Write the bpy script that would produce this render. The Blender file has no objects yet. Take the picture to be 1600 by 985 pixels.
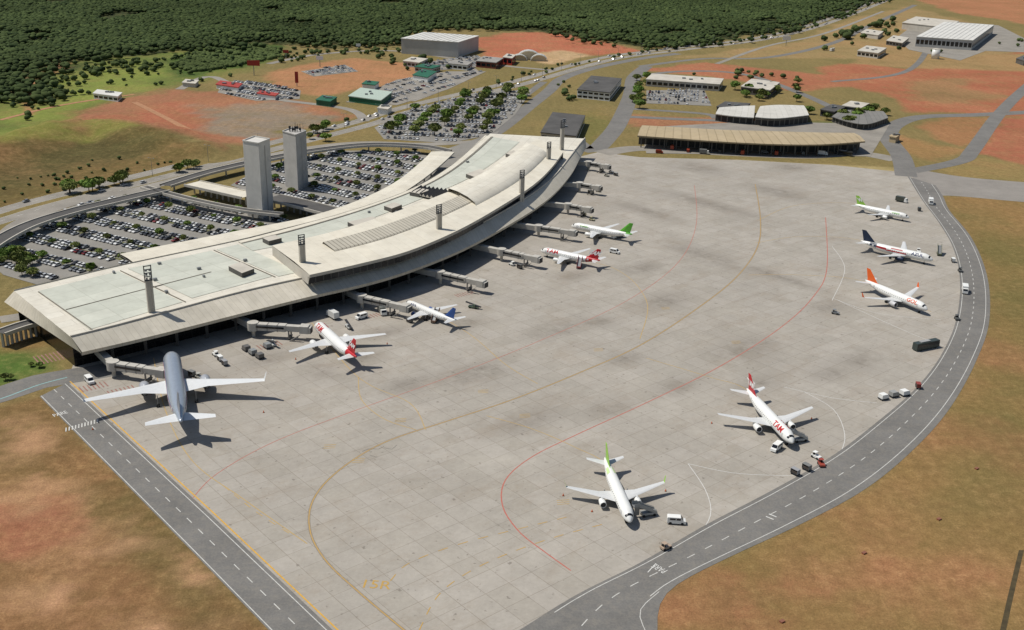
import bpy,bmesh,math,random
import numpy as np
from mathutils import Vector,Matrix
from mathutils import noise as mn
from mathutils.geometry import tessellate_polygon
random.seed(7); rng=np.random.default_rng(7)
SC=bpy.context.scene; COL=SC.collection
# ---------------------------------------------------------------- survey camera
H=160.0; TH=math.radians(21); RO=math.radians(1.5); F=1680.0; CX=800.0; CY=492.5
FW=Vector((0,math.cos(TH),-math.sin(TH))); U0=Vector((0,math.sin(TH),math.cos(TH))); X0=Vector((1,0,0))
RT=X0*math.cos(RO)+U0*math.sin(RO); UP=-X0*math.sin(RO)+U0*math.cos(RO)
def G(u,v,z=0.0):
    d=FW+RT*((u-CX)/F)+UP*((CY-v)/F); t=(z-H)/d.z
    return Vector((d.x*t,d.y*t,z))
def PR(P):
    q=Vector(P)-Vector((0,0,H)); zz=q.dot(FW); return CX+F*q.dot(RT)/zz, CY-F*q.dot(UP)/zz
def hgt(P,vtop):
    lo,hi=0,120
    for _ in range(30):
        m=(lo+hi)/2
        if PR((P[0],P[1],P[2]+m))[1]>vtop: lo=m
        else: hi=m
    return lo
cd=bpy.data.cameras.new('camera'); cam=bpy.data.objects.new('camera',cd); COL.objects.link(cam)
cd.sensor_width=36; cd.lens=F/1600*36; cd.clip_end=60000; cd.clip_start=1
M=Matrix.Identity(4)
for i in range(3): M[i][0]=RT[i]; M[i][1]=UP[i]; M[i][2]=-FW[i]
M[2][3]=H; cam.matrix_world=M; SC.camera=cam
SC.view_settings.view_transform='Standard'; SC.view_settings.look='None'; SC.view_settings.exposure=0
# ---------------------------------------------------------------- light
SUN=Vector((-0.95,0.22,0)).normalized()*math.cos(math.radians(60))+Vector((0,0,math.sin(math.radians(60))))
sd=bpy.data.lights.new('sun','SUN'); sd.energy=4.2; sd.angle=math.radians(.5); sd.color=(1,.955,.885)
so=bpy.data.objects.new('sun',sd); COL.objects.link(so); so.rotation_euler=(-SUN).to_track_quat('-Z','Y').to_euler()
W=bpy.data.worlds.new('World'); SC.world=W; W.use_nodes=True
bg=W.node_tree.nodes['Background']; sk=W.node_tree.nodes.new('ShaderNodeTexSky'); sk.sky_type='NISHITA'
sk.sun_disc=False; sk.sun_elevation=math.radians(60); sk.sun_rotation=math.atan2(SUN.x,SUN.y)
W.node_tree.links.new(sk.outputs[0],bg.inputs[0]); bg.inputs[1].default_value=0.075
# ---------------------------------------------------------------- materials
def lin(r,g,b):
    def c(x):
        x/=255.0; return x/12.92 if x<=.04045 else ((x+.055)/1.055)**2.4
    return (c(r),c(g),c(b),1)
class NT:
    def __init__(s,name):
        s.m=bpy.data.materials.new(name); s.m.use_nodes=True; s.t=s.m.node_tree; s.b=s.t.nodes['Principled BSDF']
    def n(s,typ,ins={},**pr):
        nd=s.t.nodes.new('ShaderNode'+typ)
        for k,v in pr.items(): setattr(nd,k,v)
        for k,v in ins.items(): s.set(nd.inputs[k],v)
        return nd
    def set(s,i,v):
        if isinstance(v,bpy.types.NodeSocket): s.t.links.new(v,i)
        else: i.default_value=v
    def pos(s): return s.n('NewGeometry').outputs['Position']
    def noise(s,vec,sc,det=3,rough=.55): return s.n('TexNoise',{'Vector':vec,'Scale':sc,'Detail':det,'Roughness':rough}).outputs[0]
    def mr(s,v,a,b,c,d): return s.n('MapRange',{0:v,1:a,2:b,3:c,4:d}).outputs[0]
    def math(s,op,a,b=0.0,clamp=False): return s.n('Math',{0:a,1:b},operation=op,use_clamp=clamp).outputs[0]
    def mix(s,f,a,b,bt='MIX'): return s.n('Mix',{0:f,6:a,7:b},data_type='RGBA',blend_type=bt).outputs[2]
    def val(s,c,v): return s.n('HueSaturation',{'Color':c,'Value':v}).outputs[0]
    def out(s,c,rough=.8,metal=0,spec=.3):
        s.set(s.b.inputs['Base Color'],c); s.set(s.b.inputs['Roughness'],rough); s.b.inputs['Metallic'].default_value=metal
        s.b.inputs['Specular IOR Level'].default_value=spec; return s.m
    def bump(s,h,st,dist=.1): s.set(s.b.inputs['Normal'],s.n('Bump',{'Height':h,'Strength':st,'Distance':dist}).outputs[0])
MC={}
def mat(key,rgb,rough=.6,metal=0,var=.12,scale=1.0,spec=.4):
    if key in MC: return MC[key]
    n=NT(key); tc=n.n('TexCoord').outputs['Object']
    a=n.mr(n.noise(tc,scale,4),.3,.7,1-var,1+var)
    MC[key]=n.out(n.val(lin(*rgb),a),rough,metal,spec); return MC[key]
def ground_mat():
    n=NT('terrain_soil_and_grass'); p=n.pos()
    col=n.n('VertexColor',layer_name='Col').outputs[0]; soil=n.n('Attribute',attribute_name='soil').outputs['Fac']
    n1=n.noise(p,.013,5,.6); n2=n.noise(p,.045,8,.74); n3=n.noise(p,.3,7,.78); n4=n.noise(p,1.9,4,.75)
    c=n.mix(n.mr(n2,.44,.62,0,.45),col,lin(88,86,46))
    c=n.mix(n.mr(n3,.5,.72,0,.35),c,lin(148,124,80))
    sf=n.math('MULTIPLY',n.mr(n.math('ADD',n.math('MULTIPLY',n1,.5),n.math('MULTIPLY',n2,.5)),.47,.6,0,.85),soil,True)
    c=n.mix(sf,c,n.mix(n.mr(n3,.3,.7,0,1),lin(138,82,54),lin(174,122,86)))
    gs=n.noise(n.n('Mapping',{'Vector':p,'Rotation':(0,0,.9),'Scale':(1,.12,1)}).outputs[0],.25,4,.7)
    v=n.math('MULTIPLY',n.mr(n1,.3,.7,.9,1.1),n.mr(n3,.25,.75,.74,1.26)); v=n.math('MULTIPLY',v,n.mr(gs,.3,.7,.92,1.08))
    v=n.math('MULTIPLY',v,n.mr(n4,.25,.75,.66,1.34)); v=n.math('MULTIPLY',v,n.mr(n2,.3,.7,.84,1.16))
    n.bump(n3,.6,.8); return n.out(n.n('HueSaturation',{'Color':c,'Value':v,'Saturation':.95}).outputs[0],.95,0,.1)
def asphalt(key,rgb=(112,110,106),patch=.18):
    n=NT(key); p=n.pos(); a=n.mr(n.noise(p,.05,6,.75),.3,.7,1-patch,1+patch); b=n.mr(n.noise(p,1.6,4,.7),.3,.7,.9,1.1)
    c=n.noise(p,.4,4,.7); return n.out(n.mix(n.mr(c,.45,.75,0,.35),n.val(lin(*rgb),n.math('MULTIPLY',a,b)),lin(134,126,112)),.85,0,.2)
ROADM=asphalt('asphalt'); LOTM=asphalt('car_park_asphalt',(132,129,122)); OLDM=asphalt('old_asphalt',(138,133,124),.22)
A0=G(110,600); A1=G(520,985); SLAB=math.atan2((A1-A0).y,(A1-A0).x)
def apron_mat():
    n=NT('concrete_slabs'); p=n.pos(); q=n.n('Mapping',{'Vector':p,'Rotation':(0,0,-SLAB)}).outputs[0]
    br=n.n('TexBrick',{'Vector':q,'Color1':lin(157,151,140),'Color2':lin(163,157,147),'Mortar':lin(138,131,120),'Scale':1.0,'Mortar Size':.1,'Mortar Smooth':.5,'Brick Width':7.5,'Row Height':7.5},offset=0.0,squash=1.0)
    big=n.n('TexBrick',{'Vector':q,'Color1':(.975,.975,.975,1),'Color2':(1.015,1.01,1.005,1),'Mortar':(.93,.92,.9,1),'Scale':1.0,'Mortar Size':.1,'Mortar Smooth':.5,'Brick Width':45.0,'Row Height':22.5},offset=.0)
    c=n.mix(1.0,br.outputs[0],big.outputs[0],'MULTIPLY')
    st=n.n('Attribute',attribute_name='stain').outputs['Fac']
    s1=n.noise(n.n('Mapping',{'Vector':q,'Scale':(.7,1.1,1)}).outputs[0],.05,8,.74)
    s2=n.noise(n.n('Mapping',{'Vector':q,'Scale':(1.4,.4,1)}).outputs[0],.11,7,.78)
    s3=n.noise(p,.8,5,.75); s4=n.noise(p,.016,4,.6); s5=n.noise(p,.17,8,.78)
    v=n.math('MULTIPLY',n.mr(s1,.3,.72,.93,1.06),n.mr(s2,.3,.7,.93,1.06)); v=n.math('MULTIPLY',v,n.mr(s3,.3,.7,.93,1.06)); v=n.math('MULTIPLY',v,n.mr(s4,.3,.7,.95,1.05)); v=n.math('MULTIPLY',v,n.mr(s5,.3,.7,.91,1.07))
    c=n.val(c,v)
    sp=n.mr(n.math('ADD',n.math('MULTIPLY',s5,.7),n.math('MULTIPLY',s2,.4)),.42,.74,.1,1.15)
    f=n.math('MULTIPLY',n.math('MULTIPLY',st,sp),.72,True)
    c=n.mix(f,c,lin(88,80,70))
    wear=n.mr(n.noise(n.n('Mapping',{'Vector':q,'Scale':(1.2,.6,1)}).outputs[0],.06,8,.82),.5,.7,0,.42)
    c=n.mix(wear,c,lin(134,119,100))
    pale=n.mr(n.noise(n.n('Mapping',{'Vector':q,'Location':(40,9,3)}).outputs[0],.035,8,.78),.52,.7,0,.4)
    c=n.mix(pale,c,lin(180,174,163))
    spot=n.mr(n.noise(p,.55,2,.5),.67,.73,0,.55); c=n.mix(spot,c,lin(100,92,83))
    return n.out(c,.85,0,.2)
APM=apron_mat()
def roof_mat(key,c1,c2,mort,w,h,ms=.06,off=0.0,var=.1,rough=.6):
    n=NT(key); uv=n.n('UVMap').outputs[0]
    br=n.n('TexBrick',{'Vector':uv,'Color1':lin(*c1),'Color2':lin(*c2),'Mortar':lin(*mort),'Scale':1.0,'Mortar Size':ms,'Brick Width':w,'Row Height':h},offset=off)
    p=n.pos(); a=n.mr(n.noise(p,.07,6,.7),.3,.7,1-var,1+var); b=n.mr(n.noise(p,.8,4,.7),.3,.7,.94,1.05)
    dirt=n.mr(n.noise(p,.2,6,.8),.5,.72,0,.36)
    return n.out(n.mix(dirt,n.val(br.outputs[0],n.math('MULTIPLY',a,b)),n.mix(.55,lin(*c1),lin(100,90,74))),rough,0,.3)
ROOFW=roof_mat('white_roof_panels',(205,199,183),(211,206,191),(180,173,158),12,6,.1,.5)
ROOFG=roof_mat('pale_roof_membrane',(184,186,172),(193,194,180),(170,171,157),14,9,.14,0,.1)
ROOFC=roof_mat('cream_roof_panels',(207,200,182),(211,205,188),(192,184,166),6,60,.09,0,.1)
ROOFR=roof_mat('ribbed_louvre_roof',(176,170,154),(186,180,164),(122,115,102),2.2,40,.22,0)
FASC=roof_mat('ribbed_concrete_fascia',(192,185,168),(197,190,174),(176,168,152),2.4,40,.1,0,.16)
GLASSM=roof_mat('shade_darkened_facade_glazing',(13,15,18),(20,23,26),(40,39,37),3.0,2.6,.14,0,.2,.25)  # mullions darkened so the shade under the eave sits in the colour
LSIDE=roof_mat('landside_glazing',(22,26,30),(34,38,42),(92,90,84),3.0,2.6,.16,0,.2,.25)
CLER=roof_mat('clerestory_glazing',(20,24,30),(32,38,46),(74,76,76),3.6,3.4,.16,0,.2,.2)
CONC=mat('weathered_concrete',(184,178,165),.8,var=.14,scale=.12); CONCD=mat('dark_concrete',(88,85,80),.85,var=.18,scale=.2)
TOWM=mat('tower_concrete',(196,193,185),.8,var=.1,scale=.15); TOWD=mat('tower_recess_concrete',(164,161,154),.8,var=.1,scale=.2)
DARKR=mat('dark_bitumen_roof',(78,76,73),.85,var=.22,scale=.1); METAL=mat('grey_metal',(130,132,132),.5,.3); DKMET=mat('dark_metal',(48,48,50),.6)
WHITE=mat('white_paint',(222,222,216),.35,var=.03,spec=.5); GLASS=mat('dark_glass',(18,22,27),.15,var=.1,spec=.6); TYRE=mat('black_rubber',(26,26,26),.8)
def paintmat(key,rgb,base,wearv=.45):
    n=NT(key); p=n.pos(); a=n.mr(n.noise(p,.7,5,.75),.42,.66,0,wearv); c=n.mix(a,lin(*rgb),lin(*base)); return n.out(c,.75,0,.2)
LINEW=paintmat('white_road_paint',(196,195,188),(126,124,120),.45); LINEY=paintmat('yellow_road_paint',(184,146,70),(152,136,106),.5); LINER=paintmat('faded_red_paint',(176,98,84),(158,134,122),.5)
LINEYF=paintmat('faded_yellow_paint',(182,150,84),(158,146,124),.6); LINEB=paintmat('dark_rubber_band',(130,121,108),(150,142,130),.7); TAR=mat('tar_crack_sealant',(84,80,76),.8,var=.2)
LETW=mat('white_lettering_paint',(200,199,193),.7,var=.1)
# ---------------------------------------------------------------- object helpers
def tag(o,label=None,cat=None,kind=None,group=None):
    if label: o['label']=label
    if cat: o['category']=cat
    if kind: o['kind']=kind
    if group: o['group']=group
    return o
def empty(name,P,rot=0,**k):
    o=bpy.data.objects.new(name,None); o.empty_display_size=.5; o.location=P; o.rotation_euler=(0,0,rot); COL.objects.link(o); return tag(o,**k)
class MB:
    def __init__(s): s.v=[]; s.f=[]; s.m=[]; s.uv=None
    def add(s,vs,fs,m=0):
        b=len(s.v); s.v+=[tuple(v) for v in vs]; s.f+=[tuple(i+b for i in f) for f in fs]
        s.m+=(m if isinstance(m,list) else [m]*len(fs)); return s
    def box(s,c,d,m=0,rz=0,top=(1,1)):
        x,y,z=[a/2 for a in d]; vs=[]
        for sz in(-1,1):
            tx,ty=top if sz>0 else (1,1)
            for sx,sy in((-1,-1),(1,-1),(1,1),(-1,1)):
                px,py=sx*x*tx,sy*y*ty; vs.append((c[0]+px*math.cos(rz)-py*math.sin(rz),c[1]+px*math.sin(rz)+py*math.cos(rz),c[2]+sz*z))
        return s.add(vs,[(3,2,1,0),(4,5,6,7),(0,1,5,4),(1,2,6,5),(2,3,7,6),(3,0,4,7)],m)
    def beam(s,a,b,w,h,m=0):
        a=Vector(a);b=Vector(b);d=(b-a).normalized(); sd=d.cross(Vector((0,0,1)))
        sd=sd.normalized() if sd.length>1e-4 else Vector((1,0,0)); up=sd.cross(d)
        vs=[]
        for P in(a,b):
            for i,j in((-1,-1),(1,-1),(1,1),(-1,1)): vs.append(P+sd*(i*w/2)+up*(j*h/2))
        return s.add(vs,[(3,2,1,0),(4,5,6,7),(0,1,5,4),(1,2,6,5),(2,3,7,6),(3,0,4,7)],m)
    def cyl(s,a,b,r0,r1=None,n=8,m=0):
        r1=r0 if r1 is None else r1; a=Vector(a);b=Vector(b);d=(b-a).normalized(); p=d.orthogonal().normalized(); q=d.cross(p); vs=[]
        for P,r in((a,r0),(b,r1)):
            for i in range(n):
                t=2*math.pi*i/n; vs.append(P+p*(r*math.cos(t))+q*(r*math.sin(t)))
        fs=[(i,(i+1)%n,n+(i+1)%n,n+i) for i in range(n)]+[tuple(range(n-1,-1,-1)),tuple(range(n,2*n))]
        return s.add(vs,fs,m)
    def lathe(s,prof,n=16,m=0,y=0,z=0,cap=True):
        vs=[]; fs=[]
        for (x,r) in prof:
            for i in range(n):
                t=2*math.pi*i/n; vs.append((x,y+r*math.sin(t),z+r*math.cos(t)))
        k=len(prof)
        for j in range(k-1):
            for i in range(n): fs.append((j*n+i,j*n+(i+1)%n,(j+1)*n+(i+1)%n,(j+1)*n+i))
        if cap: fs+= [tuple(range(n)),tuple(range((k-1)*n,k*n))]
        return s.add(vs,fs,m)
    def ext(s,prof,y0,y1,m=0):
        n=len(prof); vs=[(x,y0,z) for x,z in prof]+[(x,y1,z) for x,z in prof]
        return s.add(vs,[(i,(i+1)%n,n+(i+1)%n,n+i) for i in range(n)]+[tuple(range(n-1,-1,-1)),tuple(range(n,2*n))],m)
    def mesh(s,name,mats,smooth=False):
        me=bpy.data.meshes.new(name); me.from_pydata(s.v,[],s.f)
        for m in mats: me.materials.append(m)
        me.polygons.foreach_set('material_index',s.m)
        if smooth: me.polygons.foreach_set('use_smooth',[True]*len(s.f))
        me.update(); return me
    def obj(s,name,mats,parent=None,smooth=False,**k):
        me=s.mesh(name,mats,smooth)
        bm=bmesh.new(); bm.from_mesh(me); bmesh.ops.recalc_face_normals(bm,faces=bm.faces); bm.to_mesh(me); bm.free()
        o=bpy.data.objects.new(name,me); COL.objects.link(o)
        if parent: o.parent=parent
        return tag(o,**k)
def catmull(pts,k=8):
    P=[Vector(p) for p in pts]
    if len(P)<3: return P
    out=[]
    for i in range(len(P)-1):
        p0=P[max(i-1,0)];p1=P[i];p2=P[i+1];p3=P[min(i+2,len(P)-1)]
        for j in range(k):
            t=j/k; out.append(.5*((2*p1)+(p2-p0)*t+(2*p0-5*p1+4*p2-p3)*t*t+(3*p1-p0-3*p2+p3)*t**3))
    out.append(P[-1]); return out
def resamp(P,n):
    L=[0]
    for a,b in zip(P,P[1:]): L.append(L[-1]+(b-a).length)
    out=[];j=0
    for i in range(n+1):
        s=L[-1]*i/n
        while j<len(L)-2 and L[j+1]<s: j+=1
        d=L[j+1]-L[j]; out.append(P[j].lerp(P[j+1],(s-L[j])/d if d>0 else 0))
    return out
def pline(px,z=0,smooth=True):
    P=[G(u,v,z) for u,v in px]; return catmull(P) if smooth else P
def plen(P): return sum((b-a).length for a,b in zip(P,P[1:]))
def normals(P):
    N=[]
    for i in range(len(P)):
        d=P[min(i+1,len(P)-1)]-P[max(i-1,0)]; d.z=0; d.normalize(); N.append(Vector((-d.y,d.x,0)))
    return N
def offs(P,d,dz=0): return [p+n*d+Vector((0,0,dz)) for p,n in zip(P,normals(P))]
def setz(P,z): return [Vector((p.x,p.y,z)) for p in P]
def loft(name,lines,m,parent=None,nseg=90,smooth=False,**k):
    R=[resamp(l,nseg) for l in lines]; vs=[p for r in R for p in r]; n=nseg+1; fs=[];uvs=[]
    cu=[0]
    for a,b in zip(R[len(R)//2],R[len(R)//2][1:]): cu.append(cu[-1]+(b-a).length)
    cv=[0]
    for a,b in zip(R,R[1:]): cv.append(cv[-1]+(a[n//2]-b[n//2]).length)
    for j in range(len(R)-1):
        for i in range(nseg):
            fs.append((j*n+i,j*n+i+1,(j+1)*n+i+1,(j+1)*n+i)); uvs+=[(cu[i],cv[j]),(cu[i+1],cv[j]),(cu[i+1],cv[j+1]),(cu[i],cv[j+1])]
    me=bpy.data.meshes.new(name); me.from_pydata([tuple(v) for v in vs],[],fs); me.materials.append(m)
    ul=me.uv_layers.new(name='UVMap'); ul.data.foreach_set('uv',[c for t in uvs for c in t])
    if smooth: me.polygons.foreach_set('use_smooth',[True]*len(fs))
    me.update(); o=bpy.data.objects.new(name,me); COL.objects.link(o)
    if parent: o.parent=parent
    return tag(o,**k)
ZC=[0.02]
def nz(): ZC[0]+=.005; return ZC[0]
def sheet(name,poly,m,z=None,label='',cat='ground'):
    z=nz() if z is None else z; P=[Vector((p.x,p.y,z)) for p in poly]; T=tessellate_polygon([P])
    mb=MB(); mb.add(P,[tuple(t) for t in T]); return mb.obj(name,[m],label=label,cat=cat,kind='structure')
def road(pts,w,name='road',m=None,z=None,label='grey asphalt road',px=True,edge=None):
    P=pline(pts) if px else pts; z=nz() if z is None else z; P=setz(P,z); n=max(8,int(plen(P)/6)); P=resamp(P,n)
    o=loft(name,[offs(P,w/2),offs(P,-w/2)],m or ROADM,nseg=n,label=label,cat='road',kind='structure')
    return P
def stripe(P,w,m,z,dash=None,name='painted_marking',label='painted line on the pavement'):
    P=setz(P,z); L=plen(P); mb=MB()
    if dash:
        on,off=dash; R=resamp(P,max(4,int(L/1.0))); st=L/(len(R)-1); N=normals(R); i=0
        a=max(1,round(on/st)); b=max(1,round(off/st))
        while i+a<len(R):
            for k in range(a):
                q=[R[i+k]+N[i+k]*w/2,R[i+k+1]+N[i+k+1]*w/2,R[i+k+1]-N[i+k+1]*w/2,R[i+k]-N[i+k]*w/2]; mb.add(q,[(0,1,2,3)])
            i+=a+b
    else:
        R=resamp(P,max(4,int(L/3))); N=normals(R)
        for i in range(len(R)-1): mb.add([R[i]+N[i]*w/2,R[i+1]+N[i+1]*w/2,R[i+1]-N[i+1]*w/2,R[i]-N[i]*w/2],[(0,1,2,3)])
    return mb.obj(name,[m],label=label,cat='road marking',kind='structure')
def textbm(s,bold=.03):
    cu=bpy.data.curves.new('t','FONT'); cu.body=s; cu.size=1; cu.offset=bold; cu.resolution_u=3
    o=bpy.data.objects.new('t',cu); COL.objects.link(o); bpy.context.view_layer.update()
    me=bpy.data.meshes.new_from_object(o.evaluated_get(bpy.context.evaluated_depsgraph_get()))
    bpy.data.objects.remove(o); bpy.data.curves.remove(cu); bm=bmesh.new(); bm.from_mesh(me); bpy.data.meshes.remove(me)
    xs=[v.co.x for v in bm.verts]; ys=[v.co.y for v in bm.verts]; x0,x1,y0,y1=min(xs),max(xs),min(ys),max(ys); h=y1-y0
    for v in bm.verts: v.co.x=(v.co.x-x0)/h; v.co.y=(v.co.y-y0)/h
    bmesh.ops.triangulate(bm,faces=bm.faces[:])
    for i in range(1,8): bmesh.ops.bisect_plane(bm,geom=bm.verts[:]+bm.edges[:]+bm.faces[:],plane_co=(0,i/8,0),plane_no=(0,1,0))
    V=[tuple(v.co) for v in bm.verts]; bm.verts.index_update(); Fc=[tuple(v.index for v in f.verts) for f in bm.faces]; bm.free()
    return V,Fc,(x1-x0)/h
def ground_text(s,c,h,ang,m,z=.2,stretch=1.0,label='painted lettering on the pavement',bold=.01):
    V,Fc,w=textbm(s,bold); mb=MB(); P=G(*c); ca,sa=math.cos(ang),math.sin(ang)
    mb.add([(P.x+(x-w/2)*h*ca-(y-.5)*h*stretch*sa,P.y+(x-w/2)*h*sa+(y-.5)*h*stretch*ca,z) for x,y,_ in V],Fc)
    return mb.obj('painted_lettering',[m],label=label,cat='road marking',kind='structure')
# ---------------------------------------------------------------- terrain
xs=np.concatenate([[-20000,-9000,-5000,-3000],np.arange(-1600,-420,10),np.arange(-420,480,3),np.arange(480,1600,10),[3000,5000,9000,20000]])
ys=np.concatenate([[-20000,-5000,-500,0,80],np.arange(150,840,3),np.arange(840,2700,8),[3500,5000,9000,20000]])
XX,YY=np.meshgrid(xs,ys); Xf=XX.ravel().astype(float); Yf=YY.ravel().astype(float); N=len(Xf)
J=np.array([mn.noise(Vector((x*.02,y*.02,3.1)))+.5*mn.noise(Vector((x*.07,y*.07,1.7)))+.3*mn.noise(Vector((x*.2,y*.2,5))) for x,y in zip(Xf,Yf)])
C=np.tile(np.array(lin(124,110,66)[:3]),(N,1)); S=np.full(N,.12)
def sdf(poly,X,Y):
    d=np.full(len(X),1e9); ins=np.zeros(len(X),bool); n=len(poly)
    for i in range(n):
        ax,ay=poly[i]; bx,by=poly[(i+1)%n]; ex,ey=bx-ax,by-ay
        t=np.clip(((X-ax)*ex+(Y-ay)*ey)/(ex*ex+ey*ey+1e-9),0,1); d=np.minimum(d,np.hypot(X-ax-t*ex,Y-ay-t*ey))
        c=((ay>Y)!=(by>Y))
        with np.errstate(divide='ignore',invalid='ignore'): ins^=c&(X<(bx-ax)*(Y-ay)/(by-ay if by!=ay else 1e-9)+ax)
    return np.where(ins,d,-d)
def wpoly(px): return [(G(u,v).x,G(u,v).y) for u,v in px]
def paint(px,rgb,soft=8,jit=10,soil=None,op=1.0):
    P=wpoly(px); xa=[p[0] for p in P]; ya=[p[1] for p in P]; m=(Xf>min(xa)-60)&(Xf<max(xa)+60)&(Yf>min(ya)-60)&(Yf<max(ya)+60)
    i=np.where(m)[0]; a=np.clip((sdf(P,Xf[i],Yf[i])+J[i]*jit)/soft+.5,0,1)*op
    C[i]=C[i]*(1-a[:,None])+np.array(lin(*rgb)[:3])*a[:,None]
    if soil is not None: S[i]=S[i]*(1-a)+soil*a
far=Yf>2650; C[far]=lin(46,58,32)[:3]; S[far]=0
FOREST=[(-500,175),(0,150),(40,160),(85,165),(75,125),(110,100),(180,92),(250,85),(330,82),(400,72),(455,68),(540,74),(600,72),(640,55),(640,48),(760,46),(850,50),(890,54),(960,70),(1010,76),(1100,68),(1200,52),(1290,28),(1340,8),(1390,-12),(1250,-22),(700,-28),(200,-40),(-500,-60)]
paint([(-600,400),(-600,60),(0,90),(110,95),(330,72),(430,78),(400,105),(330,128),(200,145),(140,185),(60,225),(0,250)],(98,112,48),soft=24,soil=.15)
paint([(0,185),(60,160),(140,130),(220,110),(230,135),(120,175),(40,215),(0,225)],(128,138,58),soft=30,jit=24,op=.8)
paint([(70,125),(200,100),(260,100),(240,125),(110,150)],(122,134,56),soft=24,jit=20,op=.8)
paint([(-300,420),(0,235),(140,185),(250,215),(330,238),(300,255),(150,290),(0,328),(-300,420)],(104,88,48),soft=14,soil=.35)
paint([(-100,300),(0,262),(140,225),(260,228),(250,245),(130,262),(0,300),(-100,350)],(80,74,40),soft=16,jit=16,op=.8,soil=.2)
paint([(0,215),(60,190),(150,180),(230,215),(150,220),(60,232),(0,245)],(122,124,54),soil=.3,op=.85)
paint([(120,175),(150,162),(270,140),(400,142),(560,180),(530,200),(450,212),(350,240),(300,234),(220,212),(150,200)],(154,102,72),soil=.6,jit=16,soft=12)
paint([(60,205),(110,192),(160,200),(130,215)],(150,104,70),soft=14,jit=16,soil=.5,op=.7)
paint([(160,185),(290,160),(335,205),(345,232),(260,212)],(162,92,64),soft=20,jit=24,soil=.6,op=.75)
paint([(320,165),(420,155),(520,182),(500,205),(400,215),(330,205)],(136,121,103),soft=16,jit=20,soil=.25)
paint([(415,118),(480,98),(560,92),(650,100),(690,118),(600,135),(500,152),(430,142)],(168,118,78),soil=.4)
paint([(440,205),(560,185),(640,160),(760,125),(900,92),(1000,80),(1010,90),(900,110),(770,140),(660,172),(580,200),(480,222)],(120,108,62),soft=6,soil=.2)
paint([(735,62),(790,52),(870,50),(960,68),(1000,80),(880,92),(760,92)],(172,98,68),soil=.7)
paint([(800,85),(880,80),(930,88),(860,100)],(182,152,112),soil=.2)
paint([(1000,108),(1100,98),(1300,118),(1330,135),(1240,142),(1150,125),(1060,115)],(162,98,68),soil=.6)
paint([(1060,90),(1240,66),(1330,30),(1420,10),(1600,60),(1600,95),(1270,92)],(146,124,80),soil=.3)
paint([(1270,105),(1340,98),(1420,110),(1600,80),(1700,70),(1700,190),(1560,180),(1420,175),(1390,150),(1300,128)],(160,94,64),soil=.7)
paint([(1400,128),(1500,125),(1560,150),(1480,165),(1420,158)],(140,114,74),soft=20,jit=26,op=.8,soil=.3)
paint([(1380,60),(1460,85),(1600,85),(1640,110),(1600,112),(1450,108),(1330,100)],(152,124,80),soil=.3)
paint([(1420,195),(1500,182),(1550,185),(1538,212),(1500,226),(1440,206)],(152,108,68),soil=.5)
paint([(1560,186),(1700,178),(1700,270),(1600,262),(1530,238)],(160,94,66),soil=.8)
paint([(1400,212),(1500,236),(1462,255),(1392,236)],(146,114,68),soil=.5)
paint([(1440,262),(1540,246),(1700,275),(1700,288),(1500,278)],(136,118,70),soil=.3)
paint([(1430,0),(1480,-10),(1700,-10),(1700,60),(1560,30),(1500,22)],(162,108,72),soil=.6)
paint([(1150,250),(1400,262),(1412,270),(1280,262)],(158,142,94),soft=4,jit=3,soil=.1)
paint([(980,180),(1250,188),(1250,205),(990,198)],(152,100,70),soil=.5)
paint([(1250,190),(1390,192),(1350,215),(1250,207)],(86,96,50),soil=.1)
paint([(880,180),(940,170),(960,200),(930,236),(900,222)],(114,108,58),soil=.3)
paint([(1475,308),(1800,308),(1900,985),(1900,1200),(900,1200),(1028,945),(1060,910),(1150,865),(1350,765),(1480,640),(1545,500)],(134,107,62),soft=5,jit=2,soil=.3)
paint([(1500,330),(1560,340),(1640,420),(1640,700),(1480,820),(1500,660),(1570,520)],(114,101,56),soft=40,jit=30,soil=.15)
for (u,v,a,b) in((1200,972,70,12),(1360,800,90,12),(1500,690,80,12),(1100,930,50,10),(1590,560,60,14),(1480,900,110,12),(1290,900,60,8)):
    paint([(u-a,v),(u-a/2,v-b),(u+a/2,v-b*1.2),(u+a,v),(u+a/2,v+b),(u-a/2,v+b)],(154,104,70),soft=24,jit=34,soil=.7,op=.45)
paint([(-300,600),(0,640),(62,624),(420,985),(640,1250),(-400,1250)],(126,94,58),soft=4,jit=2,soil=.45)
paint([(-60,640),(60,640),(150,740),(120,780),(-100,760)],(108,88,50),soft=30,jit=24,soil=.25)
paint([(150,780),(210,790),(360,950),(300,1000),(200,880)],(102,88,50),soft=20,jit=24,soil=.2)
for (u,v,a,b) in((110,880,70,36),(190,950,60,30),(20,795,60,20),(240,985,60,16),(30,930,60,20),(40,700,40,10)):
    paint([(u-a,v),(u-a/2,v-b),(u+a/2,v-b*1.1),(u+a,v),(u+a/2,v+b),(u-a/2,v+b)],(184,140,102),soft=14,jit=30,soil=.3,op=.7)
paint([(0,820),(60,810),(90,850),(40,870),(0,860)],(138,78,54),soft=12,jit=24,soil=.7,op=.7)
paint([(-80,540),(30,545),(85,560),(90,578),(0,605),(-80,620)],(82,106,42),soft=5,jit=4,soil=.05)
paint([(0,520),(50,505),(90,540),(30,550),(0,552)],(130,102,58),soft=5,jit=4,soil=.2)
paint(FOREST,(44,56,30),soft=16,jit=34,soil=0)
paint([(255,100),(300,75),(400,66),(450,75),(440,92),(380,108),(300,118)],(66,90,34),soft=14,jit=20,soil=0)
paint([(40,178),(35,140),(55,118),(100,98),(106,101),(66,122),(46,145),(52,180)],(164,112,76),soft=4,jit=2,soil=.5)
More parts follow.
